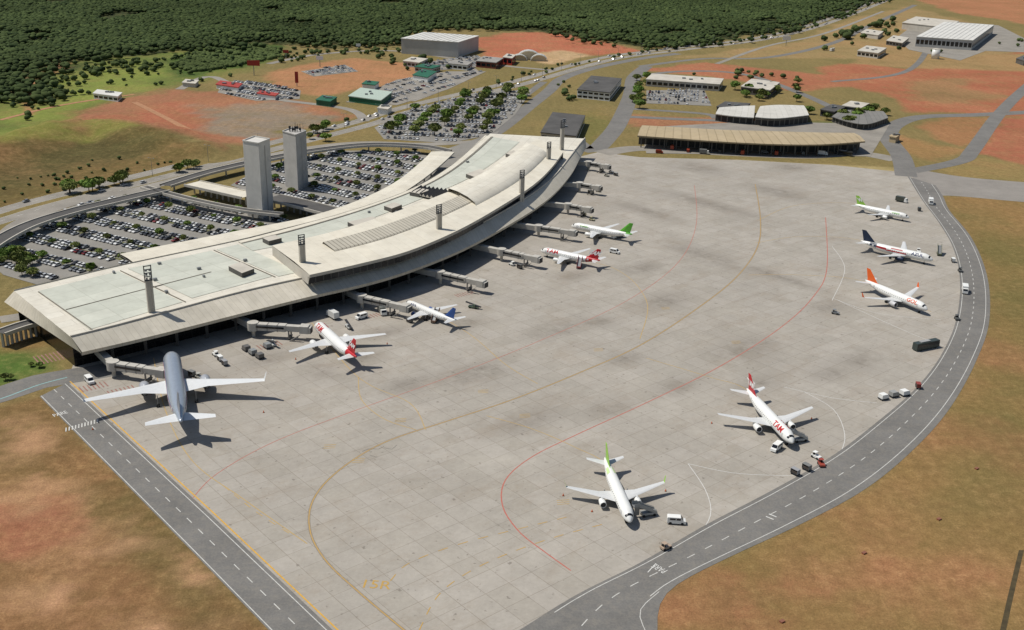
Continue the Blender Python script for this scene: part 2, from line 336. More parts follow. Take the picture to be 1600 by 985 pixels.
RL=[(p.x,p.y) for p in pline([(-260,330),(-100,272),(0,240),(100,210),(170,205),(240,218),(300,236)])]
dmin=np.full(N,1e9)
for (ax,ay),(bx,by) in zip(RL,RL[1:]):
    ex,ey=bx-ax,by-ay; t=np.clip(((Xf-ax)*ex+(Yf-ay)*ey)/(ex*ex+ey*ey+1e-9),0,1); dmin=np.minimum(dmin,np.hypot(Xf-ax-t*ex,Yf-ay-t*ey))
h_=np.clip(1-dmin/42,0,1); ZG=9*h_*h_*(3-2*h_)*(1+.5*J)
verts=np.stack([Xf,Yf,ZG],1); nx=len(xs); ny=len(ys)
ii=(np.arange(ny-1)[:,None]*nx+np.arange(nx-1)[None,:]).ravel(); FQ=np.stack([ii,ii+1,ii+nx+1,ii+nx],1)
def npmesh(name,V,Fa):
    me=bpy.data.meshes.new(name); k=Fa.shape[1]; me.vertices.add(len(V)); me.vertices.foreach_set('co',V.astype(np.float32).ravel())
    me.loops.add(Fa.size); me.loops.foreach_set('vertex_index',Fa.astype(np.int32).ravel()); me.polygons.add(len(Fa))
    me.polygons.foreach_set('loop_start',(np.arange(len(Fa))*k).astype(np.int32))
    try: me.polygons.foreach_set('loop_total',np.full(len(Fa),k,np.int32))
    except Exception: pass
    me.update(calc_edges=True); return me
me=npmesh('ground',verts,FQ); ca=me.color_attributes.new('Col','FLOAT_COLOR','POINT'); ca.data.foreach_set('color',np.concatenate([C,np.ones((N,1))],1).astype(np.float32).ravel())
sa=me.attributes.new('soil','FLOAT','POINT'); sa.data.foreach_set('value',S.astype(np.float32)); me.materials.append(ground_mat())
go=bpy.data.objects.new('ground',me); COL.objects.link(go); tag(go,'dry grass, red soil and green scrub terrain','ground','structure')
# ---------------------------------------------------------------- terminal lines
Epx=[(128,553),(240,527),(390,489),(500,462),(570,446),(640,425),(720,393),(790,356),(840,325),(870,300),(893,272),(906,248),(915,232)]
E=resamp(pline(Epx,8.5),100)
ztop=13.0
Fpx=[(112,530),(200,508),(370,462),(480,437),(560,421),(640,400),(720,369),(790,332),(838,302),(868,277),(890,250),(905,230),(915,218)]
Fl=resamp(pline(Fpx,12.5),100)
# ---------------------------------------------------------------- apron
inner=[(812,985),(900,930),(1000,880),(1100,822),(1200,770),(1300,713),(1370,660),(1430,608),(1470,556),(1494,500),(1500,440),(1490,390),(1468,350),(1440,312),(1418,276)]
outer=[(1028,1010),(1030,946),(1060,912),(1150,866),(1250,820),(1350,766),(1425,705),(1483,640),(1525,565),(1546,500),(1542,430),(1518,372),(1484,330),(1474,308),(1462,290)]
ap=[G(u,v) for u,v in [(104,596),(520,985),(660,1130),(900,1130)]]
ap+= [p for p in offs(resamp(pline(inner),60),-3)]
ap+= [G(u,v) for u,v in [(1416,270),(1300,258),(1150,250),(1000,246),(935,238)]]
ap+= list(reversed(setz(offs(E,12),0)))
bm=bmesh.new(); vv=[bm.verts.new((p.x,p.y,.03)) for p in ap]
T=tessellate_polygon([[Vector((p.x,p.y,0)) for p in ap]])
for t in T:
    try: bm.faces.new([vv[i] for i in t])
    except ValueError: pass
for x in range(-160,420,4): bmesh.ops.bisect_plane(bm,geom=bm.verts[:]+bm.edges[:]+bm.faces[:],plane_co=(x,0,0),plane_no=(1,0,0))
for y in range(140,760,4): bmesh.ops.bisect_plane(bm,geom=bm.verts[:]+bm.edges[:]+bm.faces[:],plane_co=(0,y,0),plane_no=(0,1,0))
bmesh.ops.recalc_face_normals(bm,faces=bm.faces)
me=bpy.data.meshes.new('apron'); bm.to_mesh(me); bm.free(); me.materials.append(APM)
STA=[(1040,470,18,8),(870,515,17,7),(740,585,18,8),(930,505,10,5),(1165,545,22,9),(1060,605,12,6),(1090,262,14,22),(1215,300,12,26),(1110,320,8,40),(1240,262,16,12),(1180,600,11,5),(1000,420,11,6),(820,660,13,6),(1350,560,13,7),(1295,585,9,5),(640,600,11,6),(1100,400,8,28),(950,640,10,5),(560,560,9,6),(730,505,9,6),(420,560,12,6),(300,600,10,18),(900,430,11,6),(1010,330,8,24),(1210,430,5,32),(1230,670,8,7),(980,560,11,6),(1290,480,10,7),(1380,400,8,8),(600,520,10,5),(985,790,6,6),(500,580,7,9),(700,500,7,6)]
nv=len(me.vertices); co=np.empty(nv*3,np.float32); me.vertices.foreach_get('co',co); co=co.reshape(-1,3); st=np.zeros(nv)
for (u,v,rx,ry) in STA:
    p=G(u,v); a=SLAB+math.pi/2; dx=co[:,0]-p.x; dy=co[:,1]-p.y; q=dx*math.cos(a)+dy*math.sin(a); w=-dx*math.sin(a)+dy*math.cos(a)
    st=np.maximum(st,np.exp(-((q/rx)**2+(w/ry)**2)))
sa=me.attributes.new('stain','FLOAT','POINT'); sa.data.foreach_set('value',st.astype(np.float32))
o=bpy.data.objects.new('apron',me); COL.objects.link(o); tag(o,'grey concrete slab aircraft apron with dark rubber stains','apron','structure')
IO=resamp(pline(inner),90); OO=resamp(pline(outer),90)
IO=[G(560,1130)]+IO; OO=[G(1010,1150)]+OO
ZR=.06
loft('road',[setz(OO,ZR),setz(IO,ZR)],ROADM,nseg=110,label='curved asphalt perimeter road around the apron',cat='road',kind='structure')
RI=resamp(IO,110); RO_=resamp(OO,110)
stripe([a.lerp(b,.08) for a,b in zip(RI,RO_)][10:],.24,LINEW,.07); stripe([a.lerp(b,.86) for a,b in zip(RI,RO_)][10:],.24,LINEW,.07); stripe([a.lerp(b,.47) for a,b in zip(RI,RO_)][8:],.26,LINEW,.07,dash=(3,4))
LW=[G(u,v) for u,v in [(62,620),(180,740),(300,862),(420,985),(560,1130)]]; RW=[G(u,v) for u,v in [(106,598),(200,685),(330,805),(520,985),(680,1130)]]
loft('road',[setz(LW,.055),setz(RW,.055)],ROADM,nseg=60,label='straight asphalt service road beside the apron',cat='road',kind='structure')
a_=resamp(LW,60);b_=resamp(RW,60)
stripe([p.lerp(q,.05) for p,q in zip(a_,b_)],.24,LINEW,.065); stripe([p.lerp(q,.9) for p,q in zip(a_,b_)],.24,LINEW,.065); stripe([p.lerp(q,.5) for p,q in zip(a_,b_)],.26,LINEW,.065,dash=(3,4)); stripe([p.lerp(q,1.08) for p,q in zip(a_,b_)],.42,mat('fresh_yellow_paint',(196,152,62),.7,var=.15),.066)
road([(-120,650),(0,617),(60,597),(110,588),(170,578),(260,555)],13,z=.045,label='asphalt road passing under the terminal end')
stripe(pline([(-60,640),(0,624),(60,602),(105,590)]),.5,mat('pale_blue_road_paint',(130,168,166),.7),.062)
loft('taxiway',[setz(pline([(1420,262),(1500,276),(1600,285),(1800,300)]),.05),setz(pline([(1440,312),(1480,306),(1600,316),(1800,330)]),.05)],asphalt('taxiway_asphalt',(136,131,124)),nseg=40,label='pale grey asphalt taxiway joining the apron',cat='taxiway',kind='structure')
def ln(px,w,m,dash=None,z=.045): return stripe(pline(px),w,m,z,dash)
YL=[(1180,288),(1188,340),(1184,385),(1152,432),(1090,482),(1000,540),(900,585),(800,625),(700,658),(600,692),(530,735),(490,780),(484,828),(508,875),(560,925),(640,992),(700,1040)]
ln(YL,.8,LINEB,z=.040); ln(YL,.27,LINEY)
ln([(1290,340),(1292,420),(1270,465),(1220,512),(1130,570),(1020,625),(900,680),(830,715),(790,750),(785,790),(810,830),(850,862),(892,892)],.38,LINER)
ln([(1085,290),(1088,350),(1060,410),(980,470),(850,530),(700,590),(560,640),(430,690),(340,740),(300,780)],.24,LINER,z=.048)
for px in [[(560,590),(565,625),(600,655),(650,672)],[(240,560),(258,640),(300,720),(380,780),(480,850)],[(487,505),(560,590),(640,630),(665,672)],[(640,468),(730,520),(790,570),(840,600)],[(850,395),(960,420),(1010,470),(1000,530)],[(985,815),(950,730),(900,700),(830,670),(760,650)],[(1240,693),(1170,612),(1110,590),(1010,560)],[(1455,488),(1350,440),(1250,430),(1170,430)],[(1460,408),(1340,375),(1250,370),(1180,380)],[(1420,338),(1330,318),(1240,322),(1184,345)]]:
    ln(px,.26,LINEYF,z=.052)
ln([(610,908),(640,880),(720,850),(830,822),(900,805)],.26,LINEY,(3,3),z=.056); ln([(655,985),(690,925),(760,880),(860,842),(960,815)],.26,LINEY,(3,3),z=.056); ln([(350,760),(400,800),(470,845)],.26,LINEYF,(3,3),z=.056)
for px in [[(1075,725),(1150,740),(1240,744)],[(1075,725),(1104,770),(1108,812),(1066,862)],[(1225,605),(1300,622),(1370,630)],[(1255,612),(1302,640),(1320,680),(1312,712)],[(1300,466),(1372,490),(1470,500)],[(1480,545),(1455,590)],[(1300,385),(1320,420),(1300,470)],[(1310,470),(1420,520),(1486,545)]]:
    ln(px,.2,LETW,z=.057)
for px in [[(566,706),(580,700),(588,704),(600,698)],[(600,700),(612,703),(620,696)],[(578,712),(590,715)]]:
    stripe([G(u,v) for u,v in px],.14,TAR,.0585,label='dark tar crack sealant on concrete')
ua=math.atan2((G(1400,640)-G(1000,880)).y,(G(1400,640)-G(1000,880)).x)
ground_text('15R',(590,914),3.4,math.radians(-4),LINEY,.058,1.0,'yellow painted stand lettering on concrete',.0)
ground_text('PARE',(94,647),1.4,SLAB+math.pi/2+.05,LETW,.075,1.6,'white painted stop lettering on the service road',.0)
ground_text('PARE',(1030,889),1.25,ua+math.pi/2,LETW,.085,1.7,'white painted stop lettering on the perimeter road',.0)
stripe([G(1012,895),G(1025,881)],.25,LETW,.086,label='white stop bar on road')
du=Vector((math.cos(ua+.1),math.sin(ua+.1),0)); dv=Vector((-du.y,du.x,0))
for k in(-1,1): p=G(1205,808)+du*k*.9; stripe([p-dv*1.2,p+dv*1.2],.4,LETW,.086,label='short white painted bar on road')
for (u,v) in((515,698),(755,612),(935,547),(1040,482),(626,657),(880,785),(820,650),(1150,535),(560,720)):
    p=G(u,v)
    for k in(-1,0,1): stripe([p+Vector((-1.8,k*1.1-.3,0)),p+Vector((1.8,k*1.1+.3,0))],.25,LINEYF,.059+.0001*k,label='small yellow stand marking on concrete')
dr=Vector((math.cos(SLAB),math.sin(SLAB),0)); dc=Vector((-dr.y,dr.x,0)); zc0=G(128,665)
for k in range(-5,6):
    p=zc0+dc*(k*1.0); stripe([p-dr*1.3+dc*.5,p+dr*1.3-dc*.5],.4,LINEW,.078,label='white zebra crossing bar on road')
HR=paintmat('faded_red_hatching',(140,98,88),(150,140,128),.6)
for (u,v,a) in((75,560,9),(190,612,6),(145,605,5),(420,540,5),(590,492,4),(725,460,4),(250,610,4)):
    p=G(u,v); d=Vector((.78,.62,0)); q=Vector((-.62,.78,0)); zz=Vector((0,0,.063))
    mb=MB()
    for k in range(-3,4): mb.add([p+d*(k*1.4)-q*a*.5+zz,p+d*(k*1.4+.5)-q*a*.5+zz,p+d*(k*1.4+.5)+q*a*.5+zz,p+d*(k*1.4)+q*a*.5+zz],[(0,1,2,3)])
    mb.obj('painted_hatching',[HR],label='faded red painted hatching beside the jet bridge',cat='road marking',kind='structure')
# ---------------------------------------------------------------- outer roads
HW=[(-80,362),(0,338),(60,320),(170,292),(260,270),(340,250),(420,230),(500,210),(570,192),(640,170),(740,146),(820,127),(900,104),(970,88),(1060,77),(1180,62),(1260,44),(1330,20),(1400,-8)]
HP=pline(HW)
road(offs(HP,7.5),9,px=False,m=OLDM,label='asphalt highway carriageway'); road(offs(HP,-7.5),9,px=False,m=OLDM,label='asphalt highway carriageway')
stripe(offs(HP,7.5),.25,LINEW,ZC[0]+.006,(4,8)); stripe(offs(HP,-7.5),.25,LINEW,ZC[0]+.006,(4,8))
for s in(12.2,-12.2,3,-3): stripe(offs(HP,s),.25,LINEW,ZC[0]+.007)
road([(760,216),(790,196),(825,168),(858,142),(880,122),(930,106),(1000,92),(1060,84)],12); road([(740,206),(780,178),(820,150),(850,128)],7)
road([(900,222),(925,236),(950,215),(968,190),(985,150),(990,122),(1010,104)],14); road([(1000,104),(1100,92),(1200,90),(1300,68),(1360,40),(1430,8)],9)
road([(985,122),(1060,112),(1160,116),(1260,150),(1350,195),(1396,225)],9); road([(940,240),(1000,232),(1100,238),(1250,244),(1340,240),(1400,250)],16,m=OLDM)
road([(1416,276),(1408,245),(1388,215),(1400,195),(1440,183),(1520,180),(1600,176),(1700,170)],14); road([(1424,268),(1500,252),(1520,235),(1560,180),(1600,140),(1660,90)],11)
road([(965,182),(1050,186),(1150,190),(1260,196)],10); road([(980,170),(1100,178),(1120,186)],8)
road([(1300,128),(1420,110),(1450,60),(1420,30)],7); road([(280,140),(330,120),(400,150),(540,170),(570,190)],8,m=OLDM); road([(420,100),(500,85),(620,80),(760,100),(860,110)],8,m=OLDM)
road([(700,92),(740,112),(700,135),(640,158)],10,m=OLDM); road([(1120,100),(1200,72),(1290,52),(1380,18)],6,m=OLDM)
road([(0,385),(30,350),(110,318),(200,300),(270,283),(350,262),(460,236),(560,224),(660,226),(740,222)],10,m=OLDM)
road([(0,500),(60,488),(30,470)],8,m=OLDM)
stripe(pline([(1010,990),(1000,955),(1030,925)]),.2,LINEW,.072)
DIRT=mat('dirt',(160,116,82),.9,var=.2,scale=.3)
road([(0,188),(80,168),(150,156),(210,148)],4,m=DIRT,label='dirt track across the grass'); road([(210,160),(260,185),(300,205),(360,222)],5,m=DIRT,label='dirt track across red soil'); road([(0,62),(90,40),(200,36),(330,22),(420,4)],5,m=mat('asphalt_narrow',(120,116,104),.9),label='narrow road through the forest')
# car parks
P1=[(-30,400),(5,430),(60,446),(200,420),(380,385),(480,352),(425,338),(330,318),(250,298),(150,310),(60,342)]
P2=[(360,290),(420,256),(520,236),(650,236),(672,246),(650,275),(600,308),(540,328),(500,340),(440,318)]
P3=[(585,200),(640,172),(740,146),(832,140),(805,180),(765,212),(700,224),(600,218)]
P4=[(340,145),(350,128),(400,128),(470,142),(468,155),(400,158)]; P5=[(470,112),(540,102),(560,112),(490,120)]; P6=[(540,160),(620,125),(700,112),(760,112),(700,140),(620,165)]
P7=[(1010,142),(1100,140),(1112,166),(1010,162)]
P9=[(660,98),(740,88),(775,92),(760,104),(690,110)]
for P in(P1,P2,P3,P4,P5,P6,P7,P9): sheet('car_park',[G(u,v) for u,v in P],LOTM if P not in(P4,P5,P6,P9) else OLDM,label='asphalt car park with parked cars',cat='car park')
sheet('forecourt',[G(u,v) for u,v in[(1010,240),(1000,200),(1180,190),(1390,195),(1360,245)]],OLDM,label='asphalt yard around the cargo shed',cat='yard')
sheet('forecourt',[G(u,v) for u,v in[(1400,60),(1440,30),(1560,40),(1600,60),(1600,82),(1540,80),(1500,95),(1420,78)]],OLDM,label='asphalt yard around the hangars',cat='yard')
sheet('forecourt',[G(u,v) for u,v in[(180,415),(470,352),(620,300),(690,236),(780,205),(720,330),(500,440),(60,500),(20,470)]],LOTM,label='asphalt forecourt beside the terminal',cat='yard')
# ---------------------------------------------------------------- terminal building
term=empty('airport_terminal',G(560,400),label='long curved white airport terminal with raised clerestory roof beside the apron',cat='airport terminal')
TI=Matrix.Translation(-term.location)
def tpart(o):
    o.parent=term; o.matrix_parent_inverse=TI; return o
Bpx=[(22,455),(110,434),(200,413),(365,378),(430,362),(530,336),(620,306),(665,284),(705,260),(738,232),(765,209)]
B=resamp(pline(Bpx,ztop),100)
F13=setz(Fl,ztop)
R0=[F13,[a.lerp(b,.33) for a,b in zip(F13,B)],[a.lerp(b,.66) for a,b in zip(F13,B)],B]
tpart(loft('roof',R0,ROOFW,nseg=100))
tpart(loft('fascia',[setz(offs(E,.15),7.8),E,setz(offs(E,-.3),9.2),F13],FASC,nseg=100))
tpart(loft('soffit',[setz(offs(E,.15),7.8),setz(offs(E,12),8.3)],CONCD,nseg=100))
fac=offs(E,10)
tpart(loft('glass_facade',[setz(fac,0),setz(fac,8.35)],GLASSM,nseg=100))
tpart(loft('landside_wall',[setz(offs(B,-1),0),setz(offs(B,-1),ztop-.6)],LSIDE,nseg=100))
tpart(loft('roof_edge',[setz(B,ztop+.5),setz(B,ztop-1.2)],CONC,nseg=100)); tpart(loft('parapet',[setz(offs(F13,.3),ztop),setz(offs(F13,.3),ztop+.7),setz(offs(F13,.9),ztop+.7),setz(offs(F13,.9),ztop)],CONC,nseg=100))
A_=B[0];D_=F13[0]; lo=Vector((A_.x,A_.y,8.5))+(A_-D_).normalized()*2+Vector((-3,-2,0)); lo.z=8.5
tpart(loft('fascia',[[D_,A_],[E[0],lo]],FASC,nseg=24))
tpart(loft('end_wall',[[setz(fac,0)[0],Vector((A_.x+2,A_.y,0))],[setz(fac,8.4)[0],Vector((A_.x+2,A_.y,8.4))]],GLASSM,nseg=12))
tpart(loft('fascia',[[F13[-1],B[-1]],[setz(E,8.5)[-1],Vector((B[-1].x,B[-1].y,0))]],FASC,nseg=12))
EF=resamp(offs(E,6.0),34)
for p in EF[1:-1]:
    mb=MB(); mb.box((p.x,p.y,4.1),(.9,.9,8.2)); tpart(mb.obj('column',[CONCD]))  # dark concrete puts the shade under the eave into the columns' colour
def patch(quad,z,m,name): 
    P=[G(u,v,z) for u,v in quad]; return tpart(loft(name,[resamp([P[0],P[1]],8),resamp([P[3],P[2]],8)],m,nseg=8))
patch([(60,455),(185,424),(285,472),(140,515)],ztop+.12,ROOFG,'roof_membrane'); patch([(200,420),(330,392),(425,432),(300,466)],ztop+.13,ROOFG,'roof_membrane'); patch([(338,390),(372,382),(468,425),(435,432)],ztop+.14,ROOFG,'roof_membrane')
GUT=mat('roof_gutter_grey',(118,112,100),.8,var=.2,scale=.3)
for (a,b) in(((188,423),(290,472)),((103,484),(330,425)),((334,391),(430,433)),((60,456),(145,516))):
    p=G(*a,ztop+.2);q=G(*b,ztop+.2); mb=MB(); mb.beam(p,q,.4,.2); tpart(mb.obj('roof_gutter',[GUT]))
def sect(pxs,z,n=80): return resamp(pline(pxs,z),n)
RA=sect([(484,430),(560,413),(640,392),(720,358),(790,318),(835,288),(862,262),(880,238)],17.5); RB=sect([(425,384),(520,362),(610,334),(690,304),(745,280),(790,252),(822,228),(840,217)],17.5)
def bet(a,b,t,dz): return [p.lerp(q,t)+Vector((0,0,dz)) for p,q in zip(a,b)]
tpart(loft('upper_roof',[RA,bet(RA,RB,.4,.6),RB],ROOFC,nseg=80))
tpart(loft('upper_roof_edge',[setz(offs(RA,-.05),17.6),setz(offs(RA,-.05),16.3),setz(offs(RA,1.5),16.3)],CONC,nseg=80))
tpart(loft('clerestory_window',[setz(offs(RA,1.6),ztop),setz(offs(RA,1.6),16.4)],CLER,nseg=80))
tpart(loft('upper_wall',[setz(RB,ztop),setz(RB,17.5)],CONC,nseg=80))
tpart(loft('upper_end_wall',[[setz(offs(RA,1.6),ztop)[0],setz(RB,ztop)[0]],[setz(RA,17.5)[0],setz(RB,17.5)[0]]],CONC,nseg=6)); tpart(loft('upper_end_wall',[[setz(RA,ztop)[-1],setz(RB,ztop)[-1]],[RA[-1],RB[-1]]],CONC,nseg=6))
tpart(loft('louvre_strip',[bet(RA,RB,.42,.62)[6:46],bet(RA,RB,.44,1.1)[6:46],bet(RA,RB,.7,1.4)[6:46],bet(RA,RB,.72,.3)[6:46]],ROOFR,nseg=60))
v0=36
tpart(loft('vault_roof',[bet(RA,RB,.3,.45)[v0:74],bet(RA,RB,.33,1.8)[v0:74],bet(RA,RB,.5,2.9)[v0:74],bet(RA,RB,.75,3.0)[v0:74],bet(RA,RB,.98,2.2)[v0:74],bet(RA,RB,1.0,.0)[v0:74]],ROOFW,nseg=60,smooth=True))
q0=sect([(372,378),(470,352),(560,326),(640,297),(690,270),(728,240),(758,212)],ztop+.15); q1=sect([(395,392),(490,372),(590,338),(670,306),(730,280),(778,250),(812,222)],ztop+.15)
tpart(loft('roof_strip',[q0,q1],ROOFG,nseg=80)); tpart(loft('roof_strip',[bet(q0,q1,0,.2),bet(q0,q1,.18,.2)],ROOFC,nseg=80)); tpart(loft('roof_gutter',[bet(q0,q1,.2,.24),bet(q0,q1,.24,.24)],GUT,nseg=80))
def rbox(A,B_,C_,z0,z1,name,side=CONC,top=ROOFW):
    a,b,c=[G(u,v,z1) for u,v in(A,B_,C_)]; d=a+c-b; P=[a,b,c,d]; mb=MB()
    mb.add([Vector((p.x,p.y,z0)) for p in P]+P,[(0,1,5,4),(1,2,6,5),(2,3,7,6),(3,0,4,7)],0); mb.add([p for p in P],[(0,1,2,3)],1); return mb.obj(name,[side,top])
for A,Bq,Cq in(((543,347),(558,354),(597,345)),((357,416),(378,427),(397,420)),((728,272),(745,278),(767,270)),((410,372),(420,377),(440,372)),((640,300),(655,303),(672,297)),((790,240),(800,243),(812,238)),((600,322),(612,326),(628,320))):
    tpart(rbox(A,Bq,Cq,ztop,ztop+2.2,'roof_plant_room',DARKR if A[0]==543 else CONCD,CONC))
for k in range(26):
    t=random.randrange(4,96); w=random.uniform(.15,.9); p=F13[t].lerp(B[t],w)
    if t>45 and .0<w<.55: continue
    mb=MB(); mb.box((p.x,p.y,ztop+.6),(random.uniform(.8,2),random.uniform(.8,1.6),random.uniform(.8,1.2)),rz=.6); tpart(mb.obj('roof_vent',[METAL]))
sa_=[G(*p,ztop+1.0) for p in((640,303),(655,293),(745,305),(728,322))]
mb=MB()
for k in range(14):
    t0,t1=k/14,(k+.55)/14; t2=(k+1)/14
    a=sa_[1].lerp(sa_[2],t0);b=sa_[0].lerp(sa_[3],t0);c=sa_[1].lerp(sa_[2],t1)+Vector((0,0,1.6));d=sa_[0].lerp(sa_[3],t1)+Vector((0,0,1.6));e=sa_[1].lerp(sa_[2],t2);f=sa_[0].lerp(sa_[3],t2)
    mb.add([a,b,d,c],[(0,1,2,3)],0); mb.add([c,d,f,e],[(0,1,2,3)],1); mb.add([b,d,f],[(0,1,2)],0)
tpart(mb.obj('skylight',[CONC,DKMET]))
ca0=sect([(187,397),(370,361),(480,339),(560,313),(620,283),(660,251),(674,237)],10); ca1=sect([(212,413),(370,380),(490,356),(592,322),(644,292),(684,262),(710,238)],10)
can=empty('canopy',G(480,370),label='long curved cream canopy over the terminal drop-off kerb',cat='canopy'); CI=Matrix.Translation(-can.location)
def cpart(o): o.parent=can; o.matrix_parent_inverse=CI; return o
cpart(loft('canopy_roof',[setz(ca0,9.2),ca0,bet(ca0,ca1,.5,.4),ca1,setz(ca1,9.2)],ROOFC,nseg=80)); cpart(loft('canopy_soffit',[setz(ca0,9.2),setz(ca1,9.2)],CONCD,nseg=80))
for t in range(2,80,5):
    p=ca0[t].lerp(ca1[t],.4); mb=MB(); mb.box((p.x,p.y,4.6),(1,1,9.2)); cpart(mb.obj('column',[CONC]))
for (ub,vb,vt) in((237,488,415),(473,415,367),(686,362,320),(815,305,266),(857,252,222),(878,226,188)):
    P=G(ub,vb,ztop if ub<300 else 16.5); h=hgt(P,vt); e=empty('floodlight_mast',P,math.radians(35),label='concrete floodlight mast standing on the terminal roof edge',cat='floodlight mast',group='floodlight masts on the terminal roof')
    hb=h*.68; mb=MB(); mb.box((-.9,0,hb/2-2),(.7,1.3,hb+4)); mb.box((.9,0,hb/2-2),(.7,1.3,hb+4)); mb.box((0,0,hb/2-2),(1.1,.9,hb+4)); mb.obj('shaft',[CONC],e)
    mb=MB()
    for x in(-1.3,1.3): mb.box((x,0,h*.83),(.25,.5,h*.34))
    for k in range(5): mb.box((0,0,hb+.2+k*(h-hb)/4.3),(2.9,.6,.22))
    mb.obj('lamp_frame',[DKMET],e)
    for k in range(3): mb=MB(); mb.box((-.7,-.5,hb+.9+k*(h-hb)/3.6),(.8,.5,.7),top=(.8,.8)); mb.box((.7,-.5,hb+.9+k*(h-hb)/3.6),(.8,.5,.7),top=(.8,.8)); mb.obj('lamp',[METAL],e)
# ---------------------------------------------------------------- towers
def tower(A,Bq,Cq,vtop,label,m,md,ant=False):
    a,b,c=[G(*p) for p in(A,Bq,Cq)]; d=a+c-b; ctr=(a+c)/2; h=hgt(b,vtop); e=empty('concrete_tower',ctr,label=label,cat='tower')
    L=[p-ctr for p in(a,b,c,d)]; mb=MB(); mb.add(L+[p+Vector((0,0,h)) for p in L],[(0,1,5,4),(1,2,6,5),(2,3,7,6),(3,0,4,7),(4,5,6,7)]); mb.obj('shaft',[m],e)
    mb=MB()
    for (p,q) in((L[1],L[2]),):
        d_=(q-p); nn=Vector((d_.y,-d_.x,0)).normalized()*.12
        s0=p+d_*.46+nn; s1=p+d_*.54+nn; mb.add([s0,s1,s1+Vector((0,0,h-2)),s0+Vector((0,0,h-2))],[(0,1,2,3)])
    mb.obj('vertical_recess',[md],e)
    mb=MB()
    for i in range(4): p=L[i]+Vector((0,0,h+.3));q=L[(i+1)%4]+Vector((0,0,h+.3)); mb.beam(p,q,.5,.6)
    mb.obj('parapet',[m],e)
    if ant:
        mb=MB()
        for k in range(14):
            x=random.uniform(-4,4);y=random.uniform(-3,3); mb.cyl((x,y,h),(x,y,h+random.uniform(2,5)),.14,n=5)
            if k%2==0: mb.box((x,y,h+random.uniform(1,2.5)),(1.2,.6,1.4))
        mb.obj('antenna',[DKMET],e)
    return e
tower((387,338),(411,343),(428,334),225,'tall pale concrete slab tower beside the car park',TOWM,TOWD)
tower((446,292),(466,299),(482,291),212,'tall grey concrete slab tower with rooftop antennas',mat('tower_grey_concrete',(172,169,163),.8,var=.12,scale=.15),TOWD,True)
def walkway(px,w,z,label,m=DARKR,edge=CONC,th=.9):
    P=resamp(pline(px,z),60); e=empty('covered_walkway',P[0],label=label,cat='walkway'); I=Matrix.Translation(-e.location)
    def pp(o): o.parent=e; o.matrix_parent_inverse=I
    pp(loft('roof',[offs(P,w/2),offs(P,-w/2)],m,nseg=60)); 
    for s in(1,-1): pp(loft('parapet',[offs(P,s*w/2,-th),offs(P,s*w/2,.5),offs(P,s*(w/2-.6),.5),offs(P,s*(w/2-.6),.02)],edge,nseg=60))
    for p in P[2:-1:6]:
        mb=MB(); mb.box((p.x,p.y,(z-.1)/2),(.8,.8,z-.1)); pp(mb.obj('column',[CONC]))
walkway([(-40,402),(5,372),(50,350),(110,331),(180,314),(258,296)],9,5,'dark-roofed covered walkway curving around the car park')
walkway([(258,290),(330,268),(420,248),(500,234),(580,226),(660,229),(700,236)],8,5,'dark-roofed covered walkway along the car park')
walkway([(300,286),(345,296),(390,306)],12,6,'pale flat-roofed walkway beside the towers',ROOFC)
walkway([(425,308),(470,318),(525,332)],13,6,'dark flat-roofed link building to the terminal',DARKR)
walkway([(225,292),(300,312),(380,328),(440,335)],5,4.5,'narrow dark covered walkway between parking bays',DARKR)
walkway([(0,520),(35,508),(75,498)],6,6,'covered footbridge at the end of the terminal',DARKR)
# ---------------------------------------------------------------- buildings
def bld(A,Bq,Cq,h,label,cat='building',wall=CONC,roof=None,wins=1,name='building',rib=False,z0=0):
    roof=roof or CONC; a,b,c=[G(u,v,h) for u,v in(A,Bq,Cq)]; d=a+c-b; ctr=(a+c)/2; ctr.z=0; e=empty(name,ctr,label=label,cat=cat)
    L=[Vector((p.x-ctr.x,p.y-ctr.y,0)) for p in(a,b,c,d)]; hz=Vector((0,0,h))
    mb=MB(); mb.add(L+[p+hz for p in L],[(0,1,5,4),(1,2,6,5),(2,3,7,6),(3,0,4,7)]); mb.obj('wall',[wall],e)
    mb=MB(); c0=sum(L,Vector())/4; Lo=[p+(p-c0).normalized()*.7 for p in L]; mb.add([p+hz+Vector((0,0,.05)) for p in Lo]+[p+hz+Vector((0,0,.75)) for p in Lo],[(0,1,5,4),(1,2,6,5),(2,3,7,6),(3,0,4,7),(4,5,6,7),(3,2,1,0)]); mb.obj('roof',[roof],e)
    if rib:
        mb=MB(); n=int((L[1]-L[0]).length/6)
        for k in range(1,n): p=L[0].lerp(L[1],k/n)+hz+Vector((0,0,.9)); q=L[3].lerp(L[2],k/n)+hz+Vector((0,0,.9)); mb.beam(p,q,.5,.4)
        mb.obj('roof_rib',[roof],e)
    else:
        for k in range(3):
            p=L[0].lerp(L[1],random.uniform(.15,.85)).lerp(L[3].lerp(L[2],random.uniform(.15,.85)),random.uniform(.3,.7))+hz; mb=MB(); mb.box((p.x,p.y,h+1.3),(random.uniform(1.5,3.5),random.uniform(1.5,3),1.1)); mb.obj('roof_unit',[METAL],e)
    for fl in range(wins):
        for (p,q) in((L[0],L[1]),(L[1],L[2])):
            dd=q-p; n=max(2,int(dd.length/5)); nn=Vector((dd.y,-dd.x,0)).normalized()*.06; mb=MB(); zb=(fl+.3)*h/wins; zt=(fl+.75)*h/wins
            for k in range(n):
                s=p+dd*((k+.12)/n)+nn; t=p+dd*((k+.88)/n)+nn; mb.add([s+Vector((0,0,zb)),t+Vector((0,0,zb)),t+Vector((0,0,zt)),s+Vector((0,0,zt))],[(0,1,2,3)])
            mb.obj('window_band',[GLASS],e)
    return e
